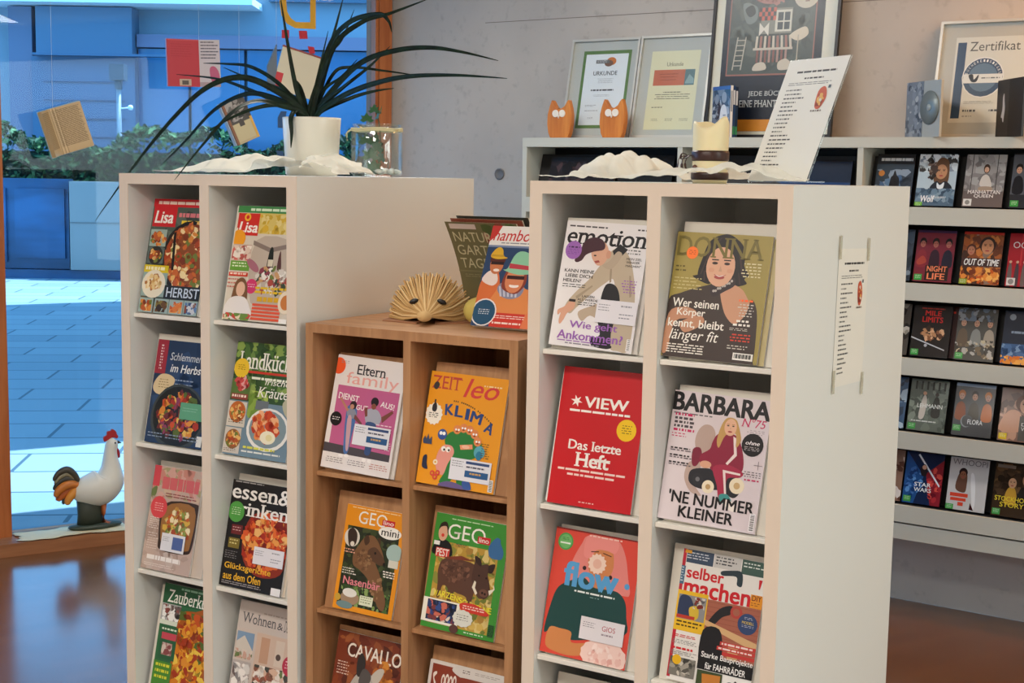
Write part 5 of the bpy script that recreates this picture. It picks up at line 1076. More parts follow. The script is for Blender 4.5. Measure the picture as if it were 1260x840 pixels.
def crumple(name, frame, a0, a1, b0, b1, z0, hfun, label, cat, nx=60, ny=36, seed=1, mtl=None, amp=.006, edge=.02, keep=None, fq=(8, 40)):
    """a crumpled sheet of thin cloth with folds"""
    r = random.Random(seed)
    wv = [(r.uniform(*fq), r.uniform(*fq), r.uniform(0, 6.3), r.uniform(.3, 1)) for _ in range(9)]
    vs = []; fs = []
    for j in range(ny+1):
        for i in range(nx+1):
            u, v = i/nx, j/ny
            wob = .012*sin(9*v+seed)+.008*sin(23*v+2*seed); wob2 = .01*sin(11*u+seed)+.006*sin(29*u)
            a = a0+(a1-a0)*u+wob*(1-2*abs(u-.5)*.2); b = b0+(b1-b0)*v+wob2
            f = sum(abs(sin(p*a+q*b+c))*k for p, q, c, k in wv)/5
            z = z0+.0015+max(0, hfun(u, v))*(.55+.55*f)+amp*f
            vs.append((a, b, z))
    for j in range(ny):
        for i in range(nx):
            k = j*(nx+1)+i
            if keep and not keep(vs[k][0], vs[k][1]): continue
            fs.append((k, k+1, k+nx+2, k+nx+1))
    m_ = MB(); m_.add(vs, fs, smooth=True); o = m_.build(name, mtl or GAUZE, None, frame)
    sd = o.modifiers.new('thickness', 'SOLIDIFY'); sd.thickness = .0008; sd.offset = 1
    return tag(o, label, cat)
bump = lambda u, v, cu, cv, ru, rv: max(0, 1-((u-cu)/ru)**2-((v-cv)/rv)**2)
crumple('gauze_cloth', UF['L'], .10, .405, .02, .30, 1.6, lambda u, v: .042*bump(u, v, .75, .55, .75, .6), 'white gauze cloth bunched in front of the flower pot', 'cloth', seed=3, amp=.007)
def wrapped(u, v): return .05*bump(u, v, .45, .5, .65, .7)
crumple('gauze_wrap', UF['L'], .445, .60, .17, .32, 1.6, lambda u, v: .048*bump(u, v, .35, .5, .7, .75), 'white gauze bunched between the flower pot and the jar', 'cloth', nx=36, ny=30, seed=8)
# pot with the long-leaved plant
t = empty('potted_plant', Lp(.326, .385, 1.6008), 'dark green plant with long narrow leaves in a plain white pot', 'potted plant')
m_ = MB(); m_.lathe([(.0, .0), (.066, .0), (.070, .004), (.0785, .15), (.0785, .1555), (.0735, .1555), (.072, .135), (0, .134)], 48); m_.build('pot', mat('pot_white', '#e8e4d6', .22, spec=.5), t)
m_ = MB(); m_.lathe([(.0715, .136), (.05, .140), (0, .143)], 24); m_.build('soil', noise_mat('soil', '#1c1510', '#33281f', nscale=60, rough=.9), t)
LEAFM = noise_mat('leaf_dark', '#101d13', '#1b3020', scale=(3, 3, 3), nscale=12, rough=.5, spec=.25)
LEAVES = [([(0.314, 0.37, 1.766), (0.238, 0.36, 1.821), (0.129, 0.335, 1.863), (0.018, 0.31, 1.837), (-0.098, 0.285, 1.744), (-0.218, 0.26, 1.618), (-0.352, 0.235, 1.46)], 0.011), ([(0.298, 0.39, 1.767), (0.193, 0.395, 1.808), (0.08, 0.405, 1.824), (-0.052, 0.415, 1.783), (-0.18, 0.425, 1.693), (-0.293, 0.435, 1.619)], 0.009), ([(0.34, 0.339, 1.765), (0.295, 0.293, 1.784), (0.292, 0.201, 1.79), (0.292, 0.109, 1.755), (0.281, 0.017, 1.674), (0.273, -0.075, 1.585)], 0.009), ([(0.285, 0.395, 1.772), (0.195, 0.41, 1.847), (0.069, 0.435, 1.9), (-0.046, 0.46, 1.914), (-0.164, 0.485, 1.921)], 0.007), ([(0.289, 0.4, 1.768), (0.169, 0.422, 1.803), (0.016, 0.46, 1.846), (-0.128, 0.498, 1.877), (-0.322, 0.535, 1.896)], 0.007), ([(0.277, 0.405, 1.79), (0.159, 0.452, 1.839), (-0.006, 0.518, 1.873), (-0.178, 0.585, 1.917)], 0.006), ([(0.302, 0.375, 1.767), (0.252, 0.36, 1.788), (0.187, 0.335, 1.783), (0.107, 0.31, 1.754), (0.031, 0.285, 1.71)], 0.008), ([(0.306, 0.38, 1.771), (0.288, 0.368, 1.831), (0.274, 0.352, 1.938), (0.257, 0.335, 2.087)], 0.009), ([(0.312, 0.39, 1.772), (0.344, 0.402, 1.876), (0.373, 0.418, 1.973), (0.395, 0.435, 2.08)], 0.008), ([(0.338, 0.375, 1.771), (0.402, 0.365, 1.935), (0.485, 0.345, 1.997), (0.592, 0.325, 2.011), (0.64, 0.305, 1.991), (0.665, 0.285, 1.96)], 0.01), ([(0.334, 0.39, 1.771), (0.389, 0.398, 1.938), (0.475, 0.41, 2.004), (0.558, 0.423, 2.025), (0.678, 0.435, 2.06)], 0.01), ([(0.348, 0.38, 1.771), (0.433, 0.377, 1.851), (0.52, 0.368, 1.901), (0.631, 0.36, 1.923), (0.738, 0.352, 1.925), (0.841, 0.343, 1.91), (0.949, 0.335, 1.886)], 0.01), ([(0.362, 0.37, 1.766), (0.451, 0.355, 1.807), (0.567, 0.325, 1.834), (0.704, 0.295, 1.85), (0.87, 0.265, 1.848), (1.037, 0.235, 1.835)], 0.01), ([(0.33, 0.395, 1.772), (0.379, 0.41, 1.871), (0.415, 0.435, 1.891), (0.505, 0.46, 1.882), (0.601, 0.485, 1.869)], 0.006), ([(0.34, 0.397, 1.767), (0.423, 0.425, 1.807), (0.474, 0.465, 1.828), (0.512, 0.505, 1.838)], 0.007), ([(0.315, 0.393, 1.772), (0.311, 0.425, 1.856), (0.318, 0.465, 1.994)], 0.006), ([(0.322, 0.33, 1.772), (0.330, 0.296, 1.752), (0.340, 0.286, 1.71), (0.349, 0.272, 1.672)], 0.009), ([(0.33, 0.385, 1.771), (0.372, 0.385, 1.831), (0.427, 0.385, 1.862), (0.481, 0.385, 1.907)], 0.006), ([(0.338, 0.393, 1.772), (0.406, 0.412, 1.832), (0.481, 0.438, 1.892), (0.528, 0.465, 1.946)], 0.007), ([(0.33, 0.395, 1.772), (0.345, 0.418, 1.909), (0.374, 0.452, 1.965), (0.392, 0.485, 2.05)], 0.006), ([(0.343, 0.379, 1.771), (0.402, 0.365, 1.808), (0.472, 0.345, 1.837), (0.506, 0.325, 1.85)], 0.006), ([(0.328, 0.381, 1.771), (0.361, 0.372, 1.841), (0.393, 0.358, 1.882), (0.415, 0.345, 1.908)], 0.008), ([(0.307, 0.389, 1.772), (0.277, 0.398, 1.833), (0.242, 0.412, 1.861), (0.22, 0.425, 1.88)], 0.008)]
def bez(ps, n=7):
    P = [Vector(p) for p in ps]; out = []
    for i in range(len(P)-1):
        p0 = P[max(i-1, 0)]; p1 = P[i]; p2 = P[i+1]; p3 = P[min(i+2, len(P)-1)]
        for k in range(n):
            q = k/n; out.append(.5*((2*p1)+(p2-p0)*q+(2*p0-5*p1+4*p2-p3)*q*q+(3*p1-p0-3*p2+p3)*q**3))
    out.append(P[-1]); return out
for i, (ps, wd) in enumerate(LEAVES):
    loc = [Vector((p[0]-.326, p[1]-.385, p[2]-1.6)) for p in ps]
    r0 = loc[0]; base = Vector((max(-.045, min(.045, r0.x*.6)), max(-.04, min(.04, r0.y*.8)), .128))
    pth = bez([base]+loc); n = len(pth)
    rad = [wd*.80*min(1, .75+1.4*k/n)*(1-(k/(n-1))**3)+.0006 for k in range(n)]
    # strap leaf: shallow channelled blade
    m_ = MB(); vs = []; fs = []
    for k in range(n):
        tg = (pth[min(k+1, n-1)]-pth[max(k-1, 0)]).normalized()
        view = Vector((.35, -1, .25)).normalized()
        sd = tg.cross(view)
        if sd.length < 1e-3: sd = Vector((1, 0, 0))
        sd.normalize(); nm = sd.cross(tg).normalized(); w_ = rad[k]
        for q, dz in ((-1, .25), (-.5, .02), (0, -.12), (.5, .02), (1, .25)): vs.append(pth[k]+sd*q*w_+nm*dz*w_)
        for q, dz in ((.5, -.16), (0, -.32), (-.5, -.16)): vs.append(pth[k]+sd*q*w_+nm*dz*w_)
    for k in range(n-1):
        for j in range(8): j2 = (j+1) % 8; fs.append((k*8+j, k*8+j2, (k+1)*8+j2, (k+1)*8+j))
    m_.add(vs, fs, smooth=True); m_.build('leaf', LEAFM, t)
# glass jar with an ivy cutting
t = empty('glass_jar', Lp(.519, .42, 1.6), 'glass jar with an ivy cutting and white stones beside the flower pot', 'jar')
JARG = glass_mat('jar_glass', (.95, .98, .98), .10)
m_ = MB(); m_.lathe([(0, .002), (.06, .002), (.067, .008), (.0685, .02), (.0685, .112), (.066, .122), (.063, .126), (.063, .135), (.0655, .137), (.0655, .140), (.060, .140), (.0605, .126), (.0655, .112), (.066, .02), (.06, .008), (0, .007)], 40); m_.build('glass', JARG, t)
m_ = MB()
for zz in (.122, .1265): m_.tube([(.0672*cos(a*pi/12), .0672*sin(a*pi/12), zz+.0012*sin(a)) for a in range(25)], .0026, 8)
m_.tube([(-.045, -.052, .124), (-.055, -.058, .116), (-.062, -.05, .105), (-.058, -.052, .095)], .0022, 8); m_.build('twine', mat('twine', '#d3cda4', .9), t)
r = random.Random(5); m_ = MB()
for i in range(26): m_.ball((r.uniform(-.045, .045), r.uniform(-.045, .045), .012+.008*r.random()), (r.uniform(.007, .012), r.uniform(.007, .012), .006), seg=8, rings=6)
m_.build('pebbles', mat('pebble_white', '#e6e4dc', .5), t)
IVY = mat('ivy_green', '#2f6038', .45)
m_ = MB(); m_.tube(bez([(.01, -.01, .02), (.012, 0, .08), (.004, .005, .14), (-.004, 0, .175), (.0, -.004, .19)]), .0018, 6); m_.tube(bez([(.012, 0, .07), (.03, -.015, .09), (.036, -.02, .06)]), .0015, 6); m_.build('stem', mat('ivy_stem', '#4a4a2c', .6), t)
def ivy_leaf(p, s, rz, rx):
    M = T_(*p) @ Rz(rz) @ Rx(rx)
    o = [(0, 0), (.5, -.25), (1, .05), (.62, .28), (.8, .72), (.35, .62), (0, 1.15), (-.35, .62), (-.8, .72), (-.62, .28), (-1, .05), (-.5, -.25)]
    m2 = MB(); m2.prism([(x*s, y*s) for x, y in o], 0, .0008, M=M); m2.build('ivy_leaf', IVY, t)
for p, s, a, b in (((-.018, -.02, .148), .02, .9, 1.3), ((.012, -.016, .155), .021, -.7, 1.2), ((-.002, -.01, .172), .018, .1, 1.5), ((.02, -.01, .17), .016, -1.0, 1.4), ((.028, -.035, .07), .030, -.3, 1.7), ((.006, -.035, .05), .026, .4, 1.5), ((.034, -.025, .045), .026, -.5, 1.7), ((.02, -.04, .018), .028, .1, 1.5), ((-.008, -.035, .09), .024, .8, 1.4), ((.022, -.03, .095), .022, -.5, 1.6), ((.012, -.03, .012), .026, -.3, 1.5), ((.045, -.01, .028), .02, -.9, 1.5)): ivy_leaf(p, s, a, b)

# ------------------------------------------------------------------ on top of the beech rack
WT = 1.25
# hedgehog folded from an old book
t = empty('folded_book_hedgehog', UF['W'] @ T_(.205, .232, WT), 'hedgehog folded from the yellowed pages of an old book', 'paper hedgehog')
t.matrix_world = t.matrix_world @ Rz(.47) @ Matrix.Scale(1.14, 4)
m_ = MB(); r = random.Random(2)
N = 62
for i in range(N):
    an = pi*(.015+.97*i/(N-1)); R_ = .098*(1+.05*sin(i*2.1)+.03*r.random()); R_ *= (1-.10*abs(cos(an))**4)
    c_ = [lin('#d8b47c'), lin('#c49c62'), lin('#e2c490'), lin('#b98f56')][i % 4]
    d = Vector((cos(an), 0, sin(an))); sw = .0016
    nb = Vector((-sin(an), 0, cos(an)))*sw
    nose = Vector((0, -.075, .014))+d*.010
    mid = d*(R_*.62)+Vector((0, -.030, .0))
    tip = d*R_+Vector((0, .012, 0)); back = d*R_*.75+Vector((0, .055, 0)); root = Vector((0, .05, .004))
    ring = [nose, mid, tip, back, root]
    z_ = Vector((0, 0, .002))
    m_.add([p+nb+z_ for p in ring]+[p-nb+z_ for p in ring], [(0, 1, 2, 3, 4), (9, 8, 7, 6, 5)]+[(k, 5+k, 5+(k+1) % 5, (k+1) % 5) for k in range(5)], c_)
body = m_.build('folded_pages', mat('old_paper', rough=.85, attr=True), t)
m_ = MB(); m_.lathe([(.016, .040), (.011, .012), (.006, -.004), (.003, -.009), (0, -.010)], 24, M=T_(0, -.066, .020) @ Rx(pi/2), sx=1, sy=.72); m_.build('snout', mat('old_paper_face', '#d9b67e', .8), t)
m_ = MB(); m_.ball((0, -.078, .012), (.006, .004, .005)); m_.build('nose', mat('ink_black', '#14100e', .4), t)
for sx in (-1, 1):
    m_ = MB(); m_.ball((0, 0, 0), (.0105, .004, .0055), M=T_(sx*.030, -.046, .046) @ Ry(sx*.35)); e = m_.build('eye', mat('ink_black'), t)
m_ = MB(); m_.prism([(-.1, -.03), (-.02, -.075), (.0, .06), (-.085, .07)], 0, .003); m_.prism([(.1, -.03), (.02, -.075), (.0, .06), (.085, .07)], 0, .003); m_.build('book_cover', mat('old_cover', '#9a6a4a', .7), t)
# pale yellow paper ball
t = empty('paper_ball', UF['W'] @ T_(.352, .225, WT), 'pale yellow ribbed paper ball behind the leaflet with hats', 'paper ball')
m_ = MB(); vs = []; fs = []
for i in range(13):
    ph = pi*i/12
    for k in range(36):
        a = 2*pi*k/36; rr_ = .036*sin(ph)*(1+.07*cos(a*12)); vs.append((rr_*cos(a), rr_*sin(a), .034-.034*cos(ph)))
for i in range(12):
    for k in range(36): k2 = (k+1) % 36; fs.append((i*36+k, i*36+k2, (i+1)*36+k2, (i+1)*36+k))
m_.add(vs, fs, smooth=True); m_.build('globe', mat('paper_yellow', '#cdb860', .7), t)
m_ = MB(); m_.lathe([(.007, 0), (.007, .004), (0, .004)], 12); m_.build('top_disc', mat('paper_yellow_dark', '#b39a48', .7), t, T_(0, 0, .0675))
# bent magazine stack standing behind
HB = .30
def bent(s): return -.088*max(0, s-.05)**1.35
t_w, h_ = .205, .268
M = UF['W'] @ T_(.335, .30, WT+.001)
def bentgrid(w, h, fz, y0, y1, name, mats, parent=None, M=None, art=None):
    pass
def bend_mesh(o, h, M):
    for v in o.data.vertices:
        x, y, z = v.co; s = y/.268; dz = -.125*max(0, s-.08)**1.5
        # lean to the front towards the top; pages curl with the sheet
        v.co = Vector((x+.004*s, dz-z*(1-.15*s), y*(1-.07*s)))
def grid_slab(w, h, z0, z1, n, col):
    m_ = MB(); vs = []; fs = []
    for i in range(n+1):
        y_ = h*i/n
        vs += [(-w/2, y_, z0), (w/2, y_, z0), (w/2, y_, z1), (-w/2, y_, z1)]
    for i in range(n):
        for j in range(4): j2 = (j+1) % 4; fs.append((i*4+j, i*4+j2, (i+1)*4+j2, (i+1)*4+j))
    fs += [(3, 2, 1, 0), tuple(n*4+j for j in range(4))]
    m_.add(vs, fs, col); return m_
def garden_art(w, h, c, seed):
    a = Art(w, h, c, seed); a.P([(0, .0), (.5, 0), (.5, .0), (0, .0)], c)
    a.mb = MB(); a.step = 6e-5
    for i in range(32): a.R(0, i/32, 1, (i+1)/32, c); a.z -= a.step        # strips so that the sheet can bend
    a.z += 2e-4
    return a
for i, (hh, cc, lb) in enumerate(((.262, '#6d6a4c', 'bent garden magazine with pale green title leaning over the leaflet'), (.272, '#8a4a38', 'reddish magazine standing just behind the bent garden magazine'), (.28, '#3a3a34', 'dark magazine at the back of the bent stack on the beech rack'))):
    t_ = .007; Mi = UF['W'] @ T_(.322+.012*i, .375+.0135*i, WT+.001)
    o = grid_slab(t_w, hh, 0, t_, 14, lin('#d8cdb4')).build('magazine', PM, None, Mi); bend_mesh(o, hh, Mi); tag(o, lb, 'magazine', 'bent magazines on the beech rack')
    a = garden_art(t_w, hh, cc, 300+i)
    if i == 0:
        a.B(('r', .5, .0, 1, .36), 40, .06, ['#7a3a34', '#5a6a3a', '#8a4a3c', '#4a5a34', '#a87a6a']).R(.05, .02, .42, .075, '#cfc2bc').R(.82, .08, .96, .2, '#d8d0c4').R(.855, .095, .93, .185, '#6a5a4a')
        for j, (t0, x1) in enumerate((('NATUR', .60), ('GARTEN', .70), ('TAGE', .46))): a.T(t0, .06, .11+j*.14, x1, .215+j*.14, '#c4bf9c', -.002)
        a.R(.0, .52, 1, .535, '#7d7958').X(.08, .56, .6, .6, 2, '#8f8a68', .5)
    c = a.build('front_cover', o, 0)
    for v in c.data.vertices: v.co.z += t_-.0003
    bend_mesh(c, hh, Mi)
    c.matrix_local = Matrix.Identity(4)
# leaflet stack with the three laughing people
def c_bamb(w, h):
    a = Art(w, h, '#e4dcd2', 41); rd = '#c8332c'
    a.T('bambolino', .06, .04, 1.55, .17, rd, .012, .25) if False else None
    a.R(0, 0, 1, .2, '#e9e4de').P([(.0, .0), (.16, .0), (.1, .1), (.0, .16)], '#c23a34').T('hambolino', .05, .035, .985, .15, rd, .01, .2).X(.2, .165, .9, .18, 1, '#8a8a90', .7, .1)
    a.R(0, .195, 1, .215, '#7a8aa8').R(0, .215, 1, 1, '#2c4468')
    a.S([(.0, .62), (.06, .5), (.16, .44), (.26, .46), (.34, .6), (.4, .72), (.3, .86), (.0, .9)], '#d8703c').S([(.02, .55), (.1, .46), (.22, .46), (.28, .55), (.2, .6)], '#e8d8d0')
    a.S([(.28, .66), (.4, .56), (.6, .55), (.8, .62), (.96, .54), (1, .6), (1, .9), (.2, .9)], '#e08a4c').S([(.3, .62), (.4, .55), (.55, .63), (.72, .6), (.7, .68), (.56, .72), (.4, .7)], '#8a8aa0')
    for i in range(5): a.P([(.32+i*.07, .6+.01*i), (.35+i*.07, .6+.01*i), (.40+i*.06, .70), (.37+i*.06, .70)], '#c8c8d4')
    a.E(.21, .385, .11, '#c8784c', .15).S([(.09, .36), (.12, .3), (.22, .29), (.33, .32), (.31, .38), (.2, .37)], '#5a2c22').R(.11, .36, .32, .39, '#2a1a1c').E(.22, .445, .05, '#f0e0d4', .022)
    a.S([(.08, .31), (.13, .24), (.2, .215), (.26, .24), (.29, .3), (.36, .32), (.2, .335)], '#e0b030').P([(.1, .29), (.29, .29), (.3, .31), (.09, .31)], '#c89a2c')
    a.S([(.36, .6), (.4, .44), (.52, .4), (.7, .43), (.74, .56), (.64, .66), (.5, .66)], '#8a3c2c').E(.55, .535, .15, '#d8845a', .19).R(.42, .49, .70, .525, '#3a1c1c').E(.56, .59, .08, '#f4e8e0', .03).E(.56, .575, .085, '#d8845a', .012)
    a.S([(.40, .42), (.46, .3), (.54, .25), (.66, .255), (.74, .3), (.78, .41), (.86, .45), (.6, .48), (.34, .44)], '#8fc8a4').P([(.42, .37), (.76, .39), (.78, .43), (.42, .42)], '#c0404c')
    a.E(.92, .34, .1, '#6a4a3a', .14).S([(.8, .62), (.9, .5), (1, .46), (1, .7), (.88, .8)], '#d87a44')
    a.R(.3, .86, 1, 1, '#cf3a2a').P([(.84, .86), (1, .8), (1, 1), (.8, 1)], '#e07a4c').X(.34, .885, .86, .925, 2, '#f4d8cc', .5, .1).X(.34, .95, .84, .975, 1, '#f4d8cc', .7, .1)
    a.E(.17, .865, .205, '#e8e0dc').E(.17, .865, .185, '#24506f').X(.08, .835, .26, .895, 3, '#cfdce4', .5, .1, 'c')
    return a
hw, hh = .168, .252; th2 = .40
F2 = Matrix(((1, 0, 0, 0), (0, sin(th2), -cos(th2), 0), (0, cos(th2), sin(th2), 0), (0, 0, 0, 1)))
LFM = UF['W'] @ T_(.376+hw/2, .150, WT+.0065) @ F2
for i in range(3):
    mb = MB(); mb.box(-hw/2+.0015*i, hw/2+.0015*i, 0, hh, -.004*(i+1)+.0002, -.004*i, (.78, .75, .70)) if i else pages(mb, hw, hh, .004)
    o = mb.build('leaflet', PM, None, LFM); tag(o, ('leaflet with laughing people in straw hats and a blue round badge' if i == 0 else ('plain backed leaflet right behind the one with straw hats', 'rearmost leaflet of the stack with straw hats')[i-1]), 'leaflet', 'leaflets on the beech rack')
    if i == 0: c_bamb(hw, hh).build('front_cover', o, .0036)
# clear stand under the leaflets
m_ = MB(); m_.box(-hw/2-.002, hw/2+.002, .010, hh*.9, -.0155, -.0130); 
st = m_.build('leaflet_stand', None or glass_mat('clear_plastic', (.95, .97, .97), .05), None, LFM); tag(st, 'clear plastic stand holding the leaflets with straw hats', 'leaflet stand')
mb = MB(); mb.box(-hw/2, hw/2, .0, .06, .150-.150, .003)
mb.build('foot', MATS['clear_plastic'], st, LFM.inverted() @ UF['W'] @ T_(.376+hw/2, .165, WT+.0002))

# ------------------------------------------------------------------ on top of the white rack with the candle
def Rp(a, b, z): return UF['R'] @ T_(a, b, z)
crumple('gauze_cloth', UF['R'], .02, .58, .03, .42, 1.6, lambda u, v: .052*bump(u, v, .13, .62, .19, .5)+.022*bump(u, v, .55, .45, .35, .5)+.020*bump(u, v, .78, .12, .2, .4), 'creamy gauze cloth bunched around the candle foot', 'cloth', nx=170, ny=70, seed=5, amp=.011, fq=(15, 75), keep=lambda a, b: not (a > .37 and b > .118+(.574-a)*.52-.012) and (a-.33)**2+(b-.2)**2 > .0046)
t = empty('candle', Rp(.33, .20, 1.6), 'thick cream candle with a wavy molten rim and brown ribbon', 'candle')
m_ = MB(); vs = []; fs = []; S_ = 48; prof = [(.0, .0), (.036, .0), (.038, .006), (.038, .05), (.0385, .1)]
for rr_, zz in prof:
    for k in range(S_): a = 2*pi*k/S_; vs.append((rr_*cos(a), rr_*sin(a), zz))
for dr, dz in ((.0385, 0), (.036, .006), (.030, .004), (.022, -.012), (0, -.02)):
    for k in range(S_):
        a = 2*pi*k/S_; top = .123+.008*sin(2*a+2.0)+.0055*cos(3*a+.6); vs.append((dr*cos(a), dr*sin(a), top+dz))
n = len(prof)+5
for i in range(n-1):
    for k in range(S_): k2 = (k+1) % S_; fs.append((i*S_+k, i*S_+k2, (i+1)*S_+k2, (i+1)*S_+k))
m_.add(vs, fs, smooth=True)
WAX = mat('wax', '#ecdfb4', .45, spec=.4); WAX.node_tree.nodes['Principled BSDF'].inputs['Subsurface Weight'].default_value = .25; WAX.node_tree.nodes['Principled BSDF'].inputs['Subsurface Radius'].default_value = (.02, .014, .008)
m_.build('wax', WAX, t)
RIB = mat('ribbon_brown', '#3a1f1a', .35)
m_ = MB(); m_.lathe([(.0392, .048), (.0405, .052), (.0405, .066), (.0392, .070), (.0385, .068), (.0385, .05)], 40); m_.lathe([(.0392, .008), (.0405, .012), (.0405, .022), (.0392, .024), (.0385, .02), (.0385, .01)], 40)
m_.build('ribbon', RIB, t)
m_ = MB()
for dx in (0, .008, -.009): m_.tube(bez([(-.034, -.024, .06), (-.046+dx, -.034, .055), (-.050+dx, -.036, .04), (-.046+dx*1.6, -.04, .022)]), .0028, 8, flat=.35)
m_.tube(bez([(-.04, -.02, .058), (-.052, -.03, .064), (-.056, -.028, .052), (-.042, -.024, .055)]), .0026, 8, flat=.4); m_.build('ribbon_bow', RIB, t)
m_ = MB(); m_.ball((-.018, -.0385, .034), (.006, .004, .006)); m_.build('bead', mat('bead_brown', '#5a3420', .4), t)
# tilted acrylic sign
yaw = -math.radians(63); e = Vector((cos(yaw), sin(yaw), 0)); bk = Vector((-sin(yaw), cos(yaw), 0)); tl = math.radians(21.5)
brp = UF['R'] @ Vector((.574, .125, 1.606))
org = brp-e*.105
up = bk*sin(tl)+Vector((0, 0, cos(tl))); nz = e.cross(up)
SM = Matrix((e, up, nz)).transposed().to_4x4(); SM.translation = brp-e*.098; SM = SM @ Matrix.Scale(.93, 4)
m_ = MB(); m_.box(-.107, .107, 0, .300, -.004, -.0005)
sg = m_.build('sign_holder', glass_mat('acrylic', (.93, .96, .98), .06), None, SM, bevel=.0006); tag(sg, 'clear acrylic sign holder with a printed list tilted beside the candle', 'sign')
def list_art(w, h, seed):
    a = Art(w, h, '#e6e5dc', seed)
    a.X(.2, .10, .86, .118, 1, '#2e2e30', .85, 0).X(.36, .155, .68, .17, 1, '#2e2e30', .85, 0).X(.12, .195, .86, .225, 2, '#5a5a5c', .45, .1)
    r = random.Random(seed)
    for i in range(20): a.X(.12, .25+i*.034, .12+.13+.26*r.random()*(1 if i != 3 else 1.2), .25+i*.034+.012, 1, '#4a4a4c', .9, 0)
    a.S([(.68, .28), (.74, .24), (.8, .26), (.84, .34), (.78, .42), (.7, .4)], '#c85a3c').R(.70, .33, .8, .40, '#8a3020').B((.76, .33, .06, .05), 14, .025, ['#e0b060', '#b04a34', '#d8d0c0']).R(.82, .23, .86, .255, '#4a5a68').X(.66, .43, .84, .447, 1, '#6a5a54', .7, 0)
    return a
list_art(.21, .297, 61).build('printed_sheet', sg, -.0004, T_(0, .002, 0))
m_ = MB(); m_.box(-.107, .107, 0, .003, -.05, -.004, M=Rx(tl)); m_.build('foot', MATS['acrylic'], sg)
# sheet taped to the side of the rack
SP = UF['R'] @ T_(.5962, .372, 1.168) @ Rz(pi/2) @ Rx(pi/2) @ Matrix.Rotation(-.03, 4, 'Z')
m_ = MB(); m_.box(-.1, .1, 0, .297, 0, .0004); ps = m_.build('paper_sheet', PAPER, None, SP); tag(ps, 'white printed list taped to the side of the white rack', 'paper sheet')
list_art(.2, .297, 62).build('print', ps, .0001)
TAPE = glass_mat('tape', (.9, .9, .86), .03, .2, '#c9c6b4', .35)
for x_, y0 in ((-.098, .275), (.092, .270), (-.099, -.012), (.095, -.03)):
    m_ = MB(); m_.box(x_-.006, x_+.006, y0, y0+.05, .0036, .0039); m_.build('tape', TAPE, ps)

# ------------------------------------------------------------------ window ledge: cloth and rooster
LC = mat('ledge_cloth', '#d9d2b0', .8)
crumple('ledge_cloth', G, 1.30, 1.76, .02, .165, .055, lambda u, v: .004*bump(u, v, .5, .5, .6, .7), 'crumpled cream cloth on the window ledge under the rooster', 'cloth', nx=50, ny=24, seed=6, mtl=LC, amp=.004)
RW = mat('rooster_white', '#d6d6cc', .4)
rt = empty('rooster_figurine', G @ T_(1.435, .085, .066) @ Rz(pi), 'white rooster figurine with red comb on the window ledge', 'rooster figurine')
def ell_tube(path, n=20):
    """path of (x, z, half height, half depth)"""
    P = bez([(x, z, 0) for x, z, _, _ in path], 6); A_ = bez([(a, b, 0) for _, _, a, b in path], 6)
    m_ = MB(); vs = []; fs = []
    for i, (p, q) in enumerate(zip(P, A_)):
        tg = (P[min(i+1, len(P)-1)]-P[max(i-1, 0)]).normalized(); nn = Vector((-tg.y, tg.x, 0))
        for k in range(n): a = 2*pi*k/n; vs.append((p.x+nn.x*cos(a)*q.x, sin(a)*q.y, p.y+nn.y*cos(a)*q.x))
    for i in range(len(P)-1):
        for k in range(n): k2 = (k+1) % n; fs.append((i*n+k, (i+1)*n+k, (i+1)*n+k2, i*n+k2))
    fs.append(tuple(range(n))); fs.append(tuple((len(P)-1)*n+k for k in range(n))[::-1])
    m_.add(vs, fs, smooth=True); return m_
ell_tube([(-.095, .185, .010, .012), (-.075, .175, .045, .035), (-.03, .168, .068, .058), (.02, .172, .08, .066), (.062, .20, .068, .056), (.072, .25, .046, .042), (.071, .30, .032, .031), (.073, .335, .027, .026), (.080, .362, .027, .025), (.090, .380, .014, .014)]).build('body', RW, rt)
RR = mat('rooster_red', '#a3161c', .4)
o_ = smooth_closed([(.045, .372), (.042, .392), (.055, .40), (.058, .415), (.072, .418), (.080, .425), (.095, .415), (.100, .400), (.105, .392), (.100, .382), (.08, .388), (.06, .378)], 4)
m_ = MB(); m_.prism(o_, -.006, .006, M=Rx(pi/2)); m_.build('comb', RR, rt, bevel=.002)
m_ = MB(); m_.tube(bez([(.094, 0, .352), (.100, 0, .335), (.105, 0, .312), (.105, 0, .296)]), [.006]*4+[.008]*4+[.011]*4+[.012]*6+[.011]*3+[.006], 12, flat=.7); m_.build('wattle', RR, rt)
m_ = MB(); m_.tube([(.096, 0, .366), (.108, 0, .364), (.120, 0, .360)], [.009, .006, .001], 10); m_.build('beak', mat('beak_grey', '#4a443a', .5), rt)
for sy in (-1, 1):
    m_ = MB(); m_.ball((.087, sy*.0235, .367), (.004, .002, .004)); m_.build('eye', mat('ink_black'), rt)
TC = ['#3f3a2c', '#8a8468', '#2e2c22', '#c0722c', '#d08a34', '#b8602a', '#3a4a44']
tails = [([(-.07, .20), (-.085, .235), (-.115, .262), (-.15, .25), (-.172, .22)], .017, 0), ([(-.07, .2), (-.088, .225), (-.115, .245), (-.148, .232), (-.168, .205)], .013, 1), ([(-.072, .195), (-.095, .215), (-.125, .222), (-.155, .205), (-.172, .18)], .015, 2),
         ([(-.07, .19), (-.1, .2), (-.13, .195), (-.158, .172), (-.165, .15)], .02, 3), ([(-.06, .18), (-.09, .182), (-.118, .168), (-.145, .145), (-.150, .128)], .022, 5), ([(-.05, .175), (-.075, .175), (-.098, .155), (-.115, .13), (-.118, .112)], .02, 4), ([(-.08, .17), (-.105, .16), (-.125, .135), (-.132, .112)], .012, 6)]
